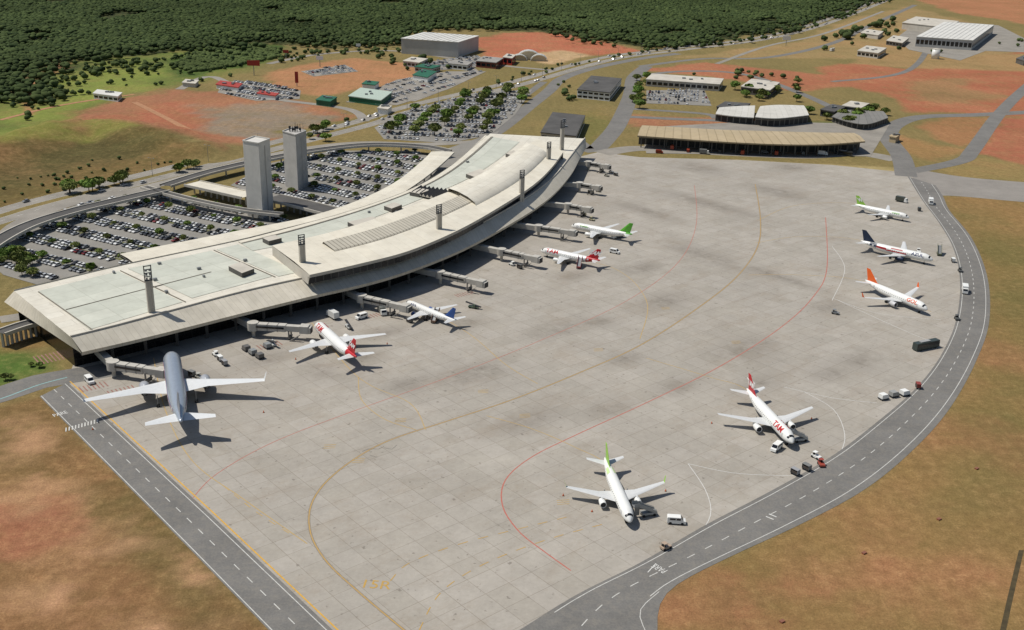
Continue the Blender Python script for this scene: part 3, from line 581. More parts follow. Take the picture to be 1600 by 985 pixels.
GRN=mat('green_painted_roof',(30,92,66),.6,var=.15,scale=.2); RED=mat('red_painted_roof',(156,52,38),.6,var=.15,scale=.2); TAN=mat('tan_sheet_roof',(168,150,118),.7,var=.12,scale=.1)
WROOF=mat('white_sheet_roof',(204,202,194),.6,var=.1,scale=.08); GREYW=mat('grey_cladding',(172,171,166),.7,var=.1,scale=.08); GREYR=mat('grey_roof',(142,139,132),.8,var=.15,scale=.1)
bld((627,61),(716,67),(748,57),16,'large pale grey cargo hangar with white roof','hangar',GREYW,WROOF,0,'hangar',True)
bld((902,141),(953,146),(971,124),7,'dark flat-roofed office block with white walls','office building',WHITE,DARKR,2,'office_building')
bld((1010,125),(1124,133),(1130,124),6,'long low pale-roofed office building','office building',CONC,CONC,1,'office_building')
bld((1158,136),(1203,142),(1218,130),6,'low dark-walled building with pale roof','building',CONCD,CONC,1)
def shed(front,back,z,rise,roof,wall,label,name,cat,n=30):
    f=resamp(pline(front,z),n); b=resamp(pline(back,z),n); e=empty(name,setz([f[n//2]],0)[0],label=label,cat=cat); I=Matrix.Translation(-e.location)
    def pp(o): o.parent=e; o.matrix_parent_inverse=I
    pp(loft('roof',[setz(f,z-.6),f,bet(f,b,.2,rise*.6),bet(f,b,.5,rise),bet(f,b,.8,rise*.6),b,setz(b,z-.6)],roof,nseg=n,smooth=False))
    fi=bet(f,b,.05,0); bi=bet(f,b,.95,0)
    for w in(fi,bi): pp(loft('wall',[setz(w,0),setz(w,z)],wall,nseg=n))
    for i in(0,-1): pp(loft('end_wall',[[setz(fi,0)[i],setz(bi,0)[i]],[fi[i],bi[i]]],wall,nseg=4))
    return e
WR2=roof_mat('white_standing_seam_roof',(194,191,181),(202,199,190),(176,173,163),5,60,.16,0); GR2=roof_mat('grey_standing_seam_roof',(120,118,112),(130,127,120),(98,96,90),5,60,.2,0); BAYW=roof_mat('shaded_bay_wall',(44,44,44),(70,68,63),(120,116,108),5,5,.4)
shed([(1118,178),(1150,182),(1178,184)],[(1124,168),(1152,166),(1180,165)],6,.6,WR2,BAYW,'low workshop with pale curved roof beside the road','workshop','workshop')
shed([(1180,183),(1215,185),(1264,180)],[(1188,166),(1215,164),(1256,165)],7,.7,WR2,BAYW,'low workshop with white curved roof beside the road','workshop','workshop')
bld((1120,168),(1160,171),(1172,163),5,'small dark flat-roofed annex','building',CONCD,DARKR,1)
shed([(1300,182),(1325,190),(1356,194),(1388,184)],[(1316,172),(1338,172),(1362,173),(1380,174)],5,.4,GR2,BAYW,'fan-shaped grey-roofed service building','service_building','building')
bld((1282,172),(1304,176),(1322,168),5,'small dark flat-roofed service annex','building',CONCD,DARKR,1); bld((1316,166),(1345,170),(1358,163),6,'pale flat-roofed plant building with rooftop units','building',CONCD,CONC,1)
bld((1432,58),(1520,64),(1553,40),12,'large white-roofed maintenance hangar','hangar',GREYW,WROOF,1,'hangar',True); bld((1410,36),(1480,44),(1498,34),9,'long pale-roofed storage shed','storage shed',CONC,CONC,0,'storage_shed')
bld((1340,80),(1372,84),(1385,76),6,'small pale service building in the yard','building',CONC,CONC,1); bld((1385,64),(1410,68),(1420,60),5,'small low grey building in the yard','building',CONCD,CONC,1); bld((1345,52),(1372,56),(1380,50),5,'small low grey shed beside the road','shed',CONC,CONC,0,'shed')
bld((1390,214),(1400,216),(1406,212),4,'small beige guard hut beside the road','hut',TAN,TAN,0,'guard_hut'); bld((1588,92),(1600,96),(1615,90),5,'small dark shed on dry grass','shed',CONCD,CONCD,0,'shed')
bld((545,151),(595,158),(612,145),4.5,'petrol station with pale roof and green edges','petrol station',GRN,mat('pale_green_roof',(168,182,168),.6),0,'petrol_station')
bld((494,157),(516,160),(526,153),4,'dark green roofed canopy','building',GRN,GRN,0); bld((645,118),(668,122),(682,113),4.5,'green roofed vehicle dealership','building',WHITE,GRN,0); bld((566,132),(586,134),(592,129),4,'small green roofed kiosk','kiosk',WHITE,GRN,0,'kiosk'); bld((648,105),(675,108),(688,104),4.5,'grey building with green trim','building',GREYW,GRN,1)
bld((338,133),(372,138),(378,132),3.2,'low red-roofed car rental office','car rental office',WHITE,RED,0,'rental_office'); bld((402,147),(430,151),(435,147),3.2,'red-roofed car rental canopy','canopy',WHITE,RED,0,'rental_canopy'); bld((630,96),(655,99),(668,93),5,'low grey building beside the parking yard','building',GREYW,CONC,1); bld((285,130),(305,132),(310,127),3,'small pale shed at the field edge','shed',CONC,CONC,0,'shed')
bld((146,147),(184,152),(190,146),4,'small white farmhouse among green fields','house',WHITE,WROOF,1,'house'); bld((744,96),(775,99),(786,92),6,'red and brown commercial building','building',mat('brick_red_wall',(112,62,48),.8),GREYR,1); bld((786,90),(800,92),(806,87),7,'small red walled tower building','building',RED,CONC,1); bld((700,100),(730,103),(738,98),5,'low white commercial building','building',WHITE,GREYR,1); bld((590,170),(606,172),(612,167),4,'small white roadside building','building',WHITE,CONC,0)
bld((845,208),(900,214),(914,182),6,'low flat dark-roofed annex behind the terminal','building',CONC,DARKR,1)
for (u,v,w) in((826,93,13),(842,95,9),(812,94,8)):
    P=G(u,v); e=empty('arched_tent',P,label='white arched tent on bare soil',cat='tent',group='white arched tents'); mb=MB()
    for k in range(5):
        y=k*2.5-5; pr=[(-w*math.cos(math.pi*i/10),w*.75*math.sin(math.pi*i/10)) for i in range(11)]
        for a,b in zip(pr,pr[1:]): mb.beam((a[0],y,a[1]),(b[0],y,b[1]),1.4,.5)
    mb.obj('arch',[WHITE],e)
    mb=MB(); pr=[(-w*.92*math.cos(math.pi*i/10),w*.69*math.sin(math.pi*i/10)) for i in range(11)]
    mb.ext(pr,-4,4); mb.obj('membrane',[mat('membrane_cream',(204,188,158),.7)],e)
cf=resamp(pline([(996,212),(1050,216),(1120,221),(1200,225),(1280,226),(1352,221)],9),60); cb=resamp(pline([(1003,196),(1060,199),(1130,203),(1200,205),(1270,207),(1335,208)],10),60)
cg=empty('cargo_shed',setz([cf[30]],0)[0],label='long curved tan-roofed cargo shed with open loading bays',cat='cargo shed'); GI=Matrix.Translation(-cg.location)
def gp(o): o.parent=cg; o.matrix_parent_inverse=GI
TANR=roof_mat('tan_ribbed_roof',(170,153,121),(178,161,130),(146,130,101),6,60,.3,0)
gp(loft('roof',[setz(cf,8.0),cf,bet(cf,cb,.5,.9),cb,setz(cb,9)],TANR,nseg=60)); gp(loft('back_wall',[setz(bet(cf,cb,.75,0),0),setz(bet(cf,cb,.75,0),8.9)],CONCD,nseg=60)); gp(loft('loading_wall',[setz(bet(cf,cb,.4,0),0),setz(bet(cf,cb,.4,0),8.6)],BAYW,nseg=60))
for t in range(1,60,3):
    p=bet(cf,cb,.1,0)[t]; mb=MB(); mb.box((p.x,p.y,4),(.7,.7,8)); gp(mb.obj('column',[CONCD]))
for (u,v,w,h,zz,c) in((397,118,12,5,9,RED),(464,135,3,10,3,RED),(500,105,7,4,7,WHITE),(447,92,6,3,6,RED),(1228,72,10,5,7,WHITE),(560,80,5,3,5,WHITE)):
    P=G(u,v); e=empty('billboard',P,label='billboard panel on a steel post',cat='billboard',group='roadside billboards'); MB().box((0,0,zz+h/2),(w,.4,h)).obj('panel',[c],e); MB().cyl((0,0.3,0),(0,.3,zz+h*.5),.35).obj('post',[METAL],e)
P=G(1461,92); e=empty('water_tank',P,label='white cylindrical water tank beside the yard',cat='water tank'); MB().cyl((0,0,0),(0,0,11),4.5,n=20).obj('tank',[WHITE],e,True); MB().cyl((0,0,11),(0,0,12),4.7,1,n=20).obj('lid',[CONC],e)
# ---------------------------------------------------------------- jet bridges
BR1=mat('jet_bridge_grey',(180,176,166),.6,var=.12,scale=.4); BR2=mat('jet_bridge_dark',(124,121,115),.7)
def bridge(a,b,z=5.6):
    A=G(a[0],a[1],z);Bp=G(b[0],b[1],z); d=(Bp-A); d.z=0; L=d.length; ang=math.atan2(d.y,d.x)
    e=empty('jet_bridge',(A.x,A.y,0.03),ang,label='grey telescopic jet bridge attached to the terminal',cat='jet bridge',group='jet bridges along the terminal')
    m=MB(); m.box((L*.3,0,z-1.2),(L*.6,2.7,2.6))
    for k in range(int(L*.6/4)): m.box((2+k*4,0,z-1.2),(.2,2.95,2.85),1)
    m.obj('outer_tunnel',[BR1,BR2],e)
    m=MB(); m.box((L*.72,0,z-1.2),(L*.32,2.3,2.2)); m.obj('inner_tunnel',[BR1],e)
    for s in(-1,1): MB().box((L*.3,s*1.5,z-1.0),(L*.55,.06,.8)).obj('window_strip',[GLASS],e)
    MB().cyl((0,0,z-2.8),(0,0,z+.4),2.2,n=16).obj('rotunda',[BR1],e); MB().cyl((0,0,0),(0,0,z-2.8),.7,n=10).obj('support_column',[CONC],e)
    m=MB(); m.box((L*.93,0,z-1.2),(3.4,3.6,2.9)); m.box((L*.93+2.1,0,z-1.5),(1.0,3.0,2.4)); m.obj('cab',[BR1],e)
    MB().box((L*.93+2.7,0,z-1.5),(.15,2.7,2.2)).obj('bellows',[DKMET],e)
    m=MB()
    for s in(-1,1): m.box((L*.66,s*1.6,z/2-.6),(.5,.4,z-2.0))
    m.box((L*.66,0,.9),(1.0,3.8,.5)); m.obj('drive_column',[BR2],e)
    for s in(-1,1): MB().cyl((L*.66,s*1.3-.25,.5),(L*.66,s*1.3+.25,.5),.5,n=10,m=0).obj('wheel',[TYRE],e)
    m=MB(); m.box((L*.93-2.4,-2.6,z/2-1),(1.0,1.0,.2)); m.beam((L*.93-5.4,-2.6,0),(L*.93-1.2,-2.6,z-2.8),.8,.2); m.obj('service_stairs',[BR2],e)
    best=min(fac,key=lambda p:(p.x-A.x)**2+(p.y-A.y)**2); dd=Vector((best.x-A.x,best.y-A.y,0)); c,s=math.cos(-ang),math.sin(-ang); q=Vector((dd.x*c-dd.y*s,dd.x*s+dd.y*c,z-1.3))
    m=MB(); m.beam((0,0,z-1.3),q,2.5,2.5); m.obj('fixed_link',[BR1],e)
BRS=[((176,566),(258,578)),((395,505),(482,510)),((565,462),(638,478)),((688,425),(757,440)),((784,390),(842,402)),((842,353),(898,361)),((888,319),(922,325)),((906,286),(936,291)),((920,253),(950,258))]
for a,b in BRS: bridge(a,b)
# ---------------------------------------------------------------- airliners
def section(m,secs,fin=False,mi=0):
    pr=[(0,0),(.08,.5),(.3,1),(.65,.62),(1,.05),(.65,-.35),(.3,-.6),(.08,-.4)]; n=len(pr); vs=[]
    for (x,y,z,c,t) in secs:
        for a,b in pr: vs.append((x-a*c,y+b*t,z) if fin else (x-a*c,y,z+b*t))
    fs=[]
    for j in range(len(secs)-1):
        for i in range(n): fs.append((j*n+i,j*n+(i+1)%n,(j+1)*n+(i+1)%n,(j+1)*n+i))
    fs+=[tuple(range(n)),tuple(range((len(secs)-1)*n,len(secs)*n))]; m.add(vs,fs,mi)
def airliner(nose,tail,body,tailc,label,span=.91,text=None,tcol=None,fintext=None,rear=None,rad=.053,eng=None,wing=None,winglet=None,text_t=.14,th=2.3,bands=None,belly=None,ta=(28,92)):
    a=G(nose[0],nose[1],3.2);b=G(tail[0],tail[1],4.6); d=a-b; d.z=0; L=d.length; ang=math.atan2(d.y,d.x); ctr=(a+b)/2
    e=empty('airliner',(ctr.x,ctr.y,.035),ang,label=label,cat='airplane'); r=L*rad; zc=r*1.0+L*.04
    ST=[(0,.06,-.30),(.006,.22,-.28),(.02,.44,-.22),(.04,.64,-.15),(.065,.80,-.09),(.095,.93,-.03),(.13,1,0),(.35,1,0),(.62,1,0),(.70,.95,.05),(.78,.80,.18),(.86,.60,.36),(.93,.38,.52),(.98,.20,.62),(1.001,.09,.66)]
    def srf(t,an,off=0):
        for (t0,r0,z0),(t1,r1,z1) in zip(ST,ST[1:]):
            if t<=t1: break
        k=(t-t0)/(t1-t0); rr=r0+(r1-r0)*k; zz=z0+(z1-z0)*k
        return Vector((L*(.5-t),-(rr*r+off)*math.sin(an),zc+zz*r+(rr*r+off)*math.cos(an)))
    m=MB(); ts=[0,.006,.02,.04,.065,.095,.13,.2,.3,.4,.5,.6,.65,.7,.74,.78,.82,.86,.9,.93,.96,.98,1]; n=24
    vs=[srf(t,2*math.pi*i/n) for t in ts for i in range(n)]; fs=[];mi=[]
    for j in range(len(ts)-1):
        for i in range(n):
            fs.append((j*n+i,j*n+(i+1)%n,(j+1)*n+(i+1)%n,(j+1)*n+i)); an=abs(((i+.5)/n*360+180)%360-180); tm=(ts[j]+ts[j+1])/2; k=0
            if rear and tm>rear[0]+ (an/180)*.04*rear[1]: k=1
            if belly and an>125: k=2
            mi.append(k)
    fs+=[tuple(range(n)),tuple(range((len(ts)-1)*n,len(ts)*n))]; mi+=[0,1 if rear else 0]; m.add(vs,fs,mi); m.obj('fuselage',[body,tailc,belly or body],e,True)
    def patchf(t0,t1,a0,a1,off=.03,nt=4,na=6,mb=None):
        mb=mb or MB(); vs=[srf(t0+(t1-t0)*i/nt,math.radians(a0+(a1-a0)*j/na),off) for i in range(nt+1) for j in range(na+1)]
        mb.add(vs,[(i*(na+1)+j,i*(na+1)+j+1,(i+1)*(na+1)+j+1,(i+1)*(na+1)+j) for i in range(nt) for j in range(na)]); return mb
    patchf(.036,.056,-62,62,.03).obj('windshield',[GLASS],e)
    for s in(-1,1):
        mb=MB(); k=int(L*.62/1.0)
        for i in range(k):
            t=.14+.66*i/k
            patchf(t,t+.28/L,s*72,s*80,.025,1,1,mb)
        mb.obj('window_row',[GLASS],e)
        for t in(.105,.8): patchf(t,t+.9/L*1.0,s*62,s*100,.028,1,3).obj('door',[mat('door_grey',(190,190,188),.5)],e)
        if bands:
            for (t0,t1,a0,a1,mm) in bands: patchf(t0,t1,s*a0,s*a1,.02,10,4).obj('livery_stripe',[mm],e)
    hs=L*span/2; sw=.50; wm=wing or mat('wing_pale_grey',(200,201,199),.4,var=.04,spec=.5); y1=hs*.36; lr=L*.185; zw=zc-.55*r
    dih=math.tan(math.radians(5.5)); ksw=.55
    for s in(-1,1):
        m=MB(); y0=r*.3; secs=[(lr-y0*ksw,s*y0,zw+y0*dih,L*.205-y0*ksw*.6,L*.012),(lr-y1*ksw,s*y1,zw+y1*dih,L*.19-y1*ksw,L*.009),(lr-hs*sw-.3,s*hs,zw+hs*dih,L*.038,L*.003)]
        section(m,secs); w=m.obj('wing',[wm],e)
        if winglet:
            m=MB(); section(m,[(lr-hs*sw-.3,s*(hs-.05),zw+hs*dih,L*.038,L*.0035),(lr-hs*sw-L*.035,s*(hs+L*.012),zw+hs*dih+L*.055,L*.016,L*.002)],False); m.obj('winglet',[winglet],e)
        ye=hs*.35; xe=lr-ye*ksw; ze=max(zw+ye*dih-L*.03,L*.03+.5); re=L*.0285; m=MB()
        m.lathe([(xe+L*.07,re*.78),(xe+L*.078,re*.9),(xe+L*.072,re*1.0),(xe+L*.04,re*1.06),(xe-L*.0,re*.95),(xe-L*.035,re*.62)],16,0,s*ye,ze,False); m.lathe([(xe-L*.03,re*.5),(xe-L*.055,re*.22)],12,1,s*ye,ze)
        m.obj('engine',[eng or body,METAL],e,True)
        m=MB(); m.lathe([(xe+L*.071,re*.8),(xe+L*.05,re*.75),(xe+L*.055,re*.15)],14,0,s*ye,ze,True); m.obj('engine_intake',[DKMET],e,True)
        m=MB(); m.ext([(xe+L*.045,ze+re*.9),(xe-L*.03,ze+re*.6),(xe-L*.05,zw+ye*dih),(xe+.0,zw+ye*dih+.2)],s*ye-.18,s*ye+.18); m.obj('pylon',[wm],e)
        ht=L*.17; m=MB(); section(m,[(-L*.365,s*r*.1,zc+.45*r,L*.105,L*.008),(-L*.365-ht*.62,s*ht,zc+.45*r+ht*.1,L*.038,L*.003)]); m.obj('tailplane',[wm],e)
        m=MB(); xg=-L*.03; yg=L*.1
        m.cyl((xg,s*yg,.5),(xg,s*yg,zw+.4),.16); m.cyl((xg,s*yg-.55,.58),(xg,s*yg-.15,.58),.58,n=12,m=1); m.cyl((xg,s*yg+.15,.58),(xg,s*yg+.55,.58),.58,n=12,m=1); m.obj('main_gear',[METAL,TYRE],e)
    m=MB(); m.lathe([(lr+L*.02,r*.2),(lr-L*.02,r*.62),(-L*.02,r*.75),(-L*.09,r*.55),(-L*.13,r*.15)],16,0,0,zc-.52*r); m.obj('wing_fairing',[body if not belly else belly],e,True)
    m=MB(); xg=.39*L; m.cyl((xg,0,.4),(xg,0,zc-r*.6),.13); m.cyl((xg,-.4,.4),(xg,-.12,.4),.4,n=10,m=1); m.cyl((xg,.12,.4),(xg,.4,.4),.4,n=10,m=1); m.obj('nose_gear',[METAL,TYRE],e)
    m=MB(); ft=zc+r*.75+L*.155; section(m,[(-L*.22,0,zc+r*.85,L*.25,L*.002),(-L*.30,0,zc+r*1.05,L*.165,L*.010),(-L*.445,0,ft,L*.06,L*.004)],True); m.obj('tail_fin',[tailc],e)
    if fintext:
        V,Fc,w=textbm(fintext[0],.04)
        for s in(-1,1):
            m=MB(); hh=fintext[2]; x0=-L*.415; z0=zc+r*1.0+L*.045
            m.add([(x0+(x-w/2)*hh*(1 if s<0 else -1)-(y-.5)*hh*.8,s*(L*.0075+.05),z0+y*hh) for x,y,_ in V],Fc); m.obj('tail_lettering',[fintext[1]],e)
    if text:
        V,Fc,w=textbm(text,.02)
        for s in(-1,1):
            m=MB(); W_=w*th; x0=L*(.5-text_t)
            vs=[]
            for x,y,_ in V:
                xx=(x0-W_+x*th) if s>0 else (x0-x*th); an=math.radians(ta[1]-(ta[1]-ta[0])*y); vs.append(srf(.5-xx/L,s*an,.06))
            m.add(vs,Fc); m.obj('fuselage_lettering',[tcol],e)
    return e,L
WF=mat('white_fuselage',(224,224,219),.3,var=.03,spec=.5); BELG=mat('pale_grey_belly',(170,172,172),.4,var=.05)
TR=mat('tail_red',(176,28,36),.4,var=.05); LG=mat('tail_lime_green',(138,184,70),.4,var=.05); LT=mat('lettering_red',(184,30,36),.5,var=.03); GO=mat('tail_orange',(216,96,36),.4,var=.05); NV=mat('tail_navy',(22,38,62),.4,var=.1)
BL=mat('tail_blue',(38,72,132),.4,var=.05); SIL=mat('polished_silver_skin',(172,180,188),.3,.55,var=.06); GT=mat('lettering_green',(96,160,60),.5); NT_=mat('lettering_navy',(30,50,100),.5); OT=mat('lettering_orange',(206,84,34),.5); RDK=mat('stripe_red',(160,34,38),.5)
WFN=mat('lettering_white',(228,228,225),.5,var=.02); WW=mat('wing_white',(208,210,209),.4,var=.04)
airliner((268,561),(284,673),SIL,mat('tail_silver_blue',(156,164,176),.35,.5,var=.1),'large silver wide-body airliner parked at the terminal jet bridge',span=.93,eng=mat('engine_grey',(176,178,181),.35,.3),wing=WW,winglet=WW,bands=[(.08,.84,66,71,BL),(.08,.84,71,74,WF),(.08,.84,74,79,RDK)],rad=.05)
airliner((494,508),(557,561),WF,TR,'white airliner with red tail parked nose-in by the terminal',text='TAM',tcol=LT,fintext=('TAM',WFN,2.0),rear=(.80,1),text_t=.12,ta=(18,80),th=2.2,span=.93)
airliner((634,470),(712,498),WF,BL,'small white airliner with blue tail at the jet bridge',text='AZUL',tcol=NT_,th=1.1,text_t=.15,ta=(40,72),span=.82,rad=.046,eng=BL)
airliner((845,390),(938,406),WF,TR,'white airliner with red rear fuselage and tail at the jet bridge',text='TAM',tcol=LT,fintext=('TAM',WFN,2.2),rear=(.76,1),text_t=.12,ta=(24,84),th=2.4)
airliner((893,352),(988,366),WF,mat('tail_bright_green',(92,168,54),.4),'white airliner with bright green tail at the jet bridge',text='webjet',tcol=GT,th=1.8,text_t=.16,ta=(34,78),rear=(.88,1),span=.88)
airliner((1421,339),(1336,318),WF,LG,'white airliner with pale green tail parked on a remote stand',text='webjet',tcol=GT,th=1.6,text_t=.16,ta=(34,76),span=.88,fintext=('W',WFN,2.0))
airliner((1458,406),(1345,377),WF,NV,'white airliner with navy tail and red and navy fuselage markings',text='AZUL',tcol=NT_,th=1.7,text_t=.12,ta=(36,80),bands=[(.34,.62,78,96,RDK),(.62,.76,60,90,RDK),(.40,.56,40,56,RDK),(.76,.86,20,100,NV)],eng=NV)
airliner((1449,483),(1352,438),WF,GO,'white airliner with orange tail parked on a remote stand',text='GOL',tcol=OT,th=2.1,text_t=.12,ta=(28,80),winglet=GO,eng=mat('engine_light_grey',(190,190,190),.4),belly=BELG)
airliner((1239,691),(1167,608),WF,TR,'white airliner with red tail parked beside the perimeter road',text='TAM',tcol=LT,fintext=('TAM',WFN,2.0),text_t=.14,ta=(22,80),th=2.3,belly=BELG)
airliner((985,813),(945,714),WF,LG,'white airliner with lime green tail parked near the perimeter road',text=None,span=.87,bands=[(.70,.8,20,55,mat('pale_lime',(190,212,150),.5))],belly=BELG,winglet=LG)
# ---------------------------------------------------------------- vehicles
def wheels(e,xs_,w,r=.42,wd=.28):
    for x in xs_:
        for s in(-1,1): MB().cyl((x,s*w-wd/2,r),(x,s*w+wd/2,r),r,n=12).obj('wheel',[TYRE],e)
def vehicle(kind,px,head,col,label,**k):
    P=G(*px); P.z=.04 if not k.get('z') else k['z']; c=mat('paint_%d_%d_%d'%col,col,.35,var=.04)
    tgt=G(px[0]+head[0],px[1]+head[1]); ang=math.atan2(tgt.y-P.y,tgt.x-P.x)
    cat={'van':'van','bus':'bus','truck':'truck','tug':'tug','cart':'baggage cart','stairs':'boarding stairs','loader':'belt loader','dolly':'container dolly'}[kind]
    nm={'van':'van','bus':'bus','truck':'truck','tug':'aircraft_tug','cart':'baggage_cart','stairs':'boarding_stairs','loader':'belt_loader','dolly':'container_dolly'}[kind]
    e=empty(nm,P,ang,label=label,cat=cat)
    if kind=='van':
        MB().ext([(-2.5,.4),(-2.5,2.1),(-2.3,2.3),(1.2,2.3),(1.9,1.35),(2.6,1.15),(2.7,.4)],-.95,.95).obj('body',[c],e)
        m=MB(); m.add([(1.28,-.85,2.24),(1.28,.85,2.24),(1.93,.85,1.42),(1.93,-.85,1.42)],[(0,1,2,3)]); 
        for s in(-.97,.97): m.box((.6,s,1.75),(1.2,.04,.6)); m.box((-1,s,1.75),(1.6,.04,.55))
        m.obj('window',[GLASS],e); wheels(e,(-1.6,1.7),.85)
    if kind=='bus':
        L=k.get('L',12); MB().box((0,0,1.8),(L,2.6,2.8),top=(.985,.94)).obj('body',[c],e); m=MB()
        for s in(-1.29,1.29): m.box((0,s,2.1),(L*.93,.06,1.0))
        m.box((L/2,0,1.9),(.06,2.3,1.4)); m.obj('window_band',[GLASS],e); MB().box((-1,0,3.35),(L*.4,1.6,.35)).obj('roof_unit',[mat('roof_unit_grey',(150,150,148),.6)],e); wheels(e,(-L*.3,L*.33),1.15,.5)
    if kind=='truck':
        MB().box((-.8,0,2.0),(5.0,2.4,2.5)).obj('cargo_box',[c],e); MB().ext([(1.9,.5),(1.9,2.5),(3.0,2.5),(3.5,1.5),(3.6,.5)],-1.15,1.15).obj('cab',[WHITE],e)
        m=MB(); m.add([(3.06,-1,2.4),(3.06,1,2.4),(3.5,1,1.6),(3.5,-1,1.6)],[(0,1,2,3)]); m.obj('windshield',[GLASS],e); MB().box((0,0,.65),(6.6,1.6,.25)).obj('chassis',[DKMET],e); wheels(e,(-2,2.6),1.0,.48)
    if kind=='tug':
        MB().ext([(-1.5,.4),(-1.5,1.0),(.2,1.05),(1.5,.9),(1.6,.4)],-.8,.8).obj('body',[c],e); m=MB(); m.box((-.5,0,2.0),(1.3,1.4,.1)); 
        for x in(-1.05,.05):
            for s in(-.6,.6): m.box((x,s,1.5),(.08,.08,.95))
        m.obj('canopy',[c],e); MB().box((-.8,0,1.2),(.5,1.1,.5)).obj('seat',[TYRE],e); wheels(e,(-1,1),.75,.38)
    if kind=='cart':
        MB().box((0,0,.6),(2.6,1.5,.18)).obj('deck',[DKMET],e); m=MB(); m.box((0,0,2.05),(2.6,1.6,.1)); m.box((-1.25,0,1.35),(.08,1.5,1.4)); m.box((1.25,0,1.35),(.08,1.5,1.4)); m.obj('canopy',[c],e); MB().box((0,0,1.1),(2.1,1.2,.8)).obj('baggage',[mat('baggage',(74,66,60),.8,var=.3,scale=3)],e); MB().beam((1.3,0,.5),(2.1,0,.4),.1,.1).obj('drawbar',[METAL],e); wheels(e,(-.9,.9),.6,.25,.15)
    if kind=='dolly':
        MB().box((0,0,.5),(3.4,2.4,.2)).obj('deck',[DKMET],e); MB().ext([(-1.5,.62),(-1.5,2.1),(.9,2.1),(1.5,1.4),(1.5,.62)],-1.1,1.1).obj('container',[c],e); wheels(e,(-1.2,1.2),.9,.25,.15)
    if kind=='stairs':
        MB().box((-1,0,.9),(4.5,1.9,.7)).obj('chassis',[c],e); m=MB(); m.beam((-3,0,.9),(2.4,0,3.5),1.7,.3); m.box((3.1,0,3.55),(1.6,2.0,.2)); m.obj('stairway',[METAL],e); m=MB()
        for s in(-.95,.95): m.beam((-3,s,1.9),(2.4,s,4.5),.08,.12); m.beam((-3,s,1.3),(2.4,s,3.9),.06,.7); m.box((3.1,s,4.2),(1.6,.06,1.1))
        m.obj('handrail',[c],e); MB().beam((2.6,0,.5),(2.6,0,3.4),1.4,.2).obj('support_frame',[METAL],e); wheels(e,(-2.4,.8),.9)
    if kind=='loader':
        MB().box((0,0,.7),(4.4,1.7,.6)).obj('body',[c],e); MB().beam((-3.4,0,1.0),(3.6,0,2.4),1.0,.25).obj('conveyor',[DKMET],e); wheels(e,(-1.4,1.4),.8,.38); MB().box((-.6,.7,1.5),(.9,.5,1.0)).obj('operator_cab',[c],e)
    return e
WH=(224,224,219)
vehicle('bus',(1446,545),(20,-4),(58,66,62),'dark green and grey apron bus on the apron edge'); vehicle('bus',(1318,243),(20,3),(50,52,52),'dark bus near the cargo shed')
vehicle('van',(1056,818),(15,1),WH,'white van on the apron near an airliner'); vehicle('van',(1213,703),(-10,8),WH,'small white van beside an airliner'); vehicle('truck',(1507,457),(3,20),WH,'white box truck on the perimeter road',z=.1)
vehicle('truck',(1454,319),(4,14),WH,'white truck on the perimeter road',z=.1); vehicle('truck',(1408,316),(16,3),(70,74,66),'dark covered truck behind an airliner'); vehicle('stairs',(1467,398),(-4,-16),(96,104,78),'olive boarding stairs beside an airliner')
vehicle('dolly',(1380,624),(10,-2),WH,'white container dolly on the apron'); vehicle('dolly',(1396,620),(10,-2),(150,150,146),'grey container dolly on the apron'); vehicle('dolly',(1413,618),(10,-2),WH,'white container dolly at the apron edge')
vehicle('tug',(1275,716),(8,4),WH,'white tug on the apron edge'); vehicle('tug',(1283,728),(5,8),(150,70,56),'red tug on the apron edge'); vehicle('cart',(1242,742),(8,4),(150,150,150),'grey cart on the apron edge'); vehicle('cart',(1260,735),(8,4),(120,120,116),'grey cart at the apron edge')
vehicle('tug',(1040,858),(8,-3),(170,150,130),'beige tug beside the perimeter road'); vehicle('stairs',(1008,806),(-14,2),(150,152,150),'grey boarding stairs at an airliner door'); vehicle('stairs',(1246,690),(-14,2),(170,172,170),'grey boarding stairs at an airliner door')
vehicle('tug',(1305,491),(10,2),(130,132,130),'grey tug crossing the apron'); vehicle('cart',(1434,607),(5,10),(140,64,54),'red cart at the apron edge'); vehicle('van',(140,598),(8,8),WH,'white van parked beside the terminal end')
vehicle('tug',(337,556),(-10,-8),WH,'white tug near a jet bridge'); vehicle('cart',(344,564),(-10,-8),WH,'white baggage cart behind a tug'); vehicle('cart',(351,571),(-10,-8),(150,150,150),'grey baggage cart behind a tug')
for k,(u,v) in enumerate(((385,548),(395,554),(406,560),(418,544))): vehicle('dolly',(u,v),(-9,-6),(136,138,136) if k%2 else (100,98,94),'grey container dolly beside the terminal')
vehicle('loader',(425,540),(10,6),(190,192,188),'grey belt loader near the terminal'); vehicle('truck',(520,497),(-10,-6),(206,206,202),'white catering truck by an airliner'); vehicle('van',(565,498),(-10,3),WH,'white service van near a jet bridge'); vehicle('truck',(597,490),(6,8),(120,122,116),'grey truck beneath a jet bridge')
vehicle('loader',(740,482),(-12,-2),(92,108,88),'green belt loader behind an airliner'); vehicle('stairs',(680,502),(8,-10),(120,96,80),'brown boarding stairs at a small airliner'); vehicle('tug',(800,415),(-10,-4),WH,'white tug under a jet bridge'); vehicle('cart',(812,420),(-10,-4),(90,90,88),'dark baggage cart beside a jet bridge'); vehicle('van',(960,396),(10,2),WH,'white van behind an airliner'); vehicle('stairs',(905,418),(4,-10),(140,60,60),'boarding stairs beside a red-tailed airliner')
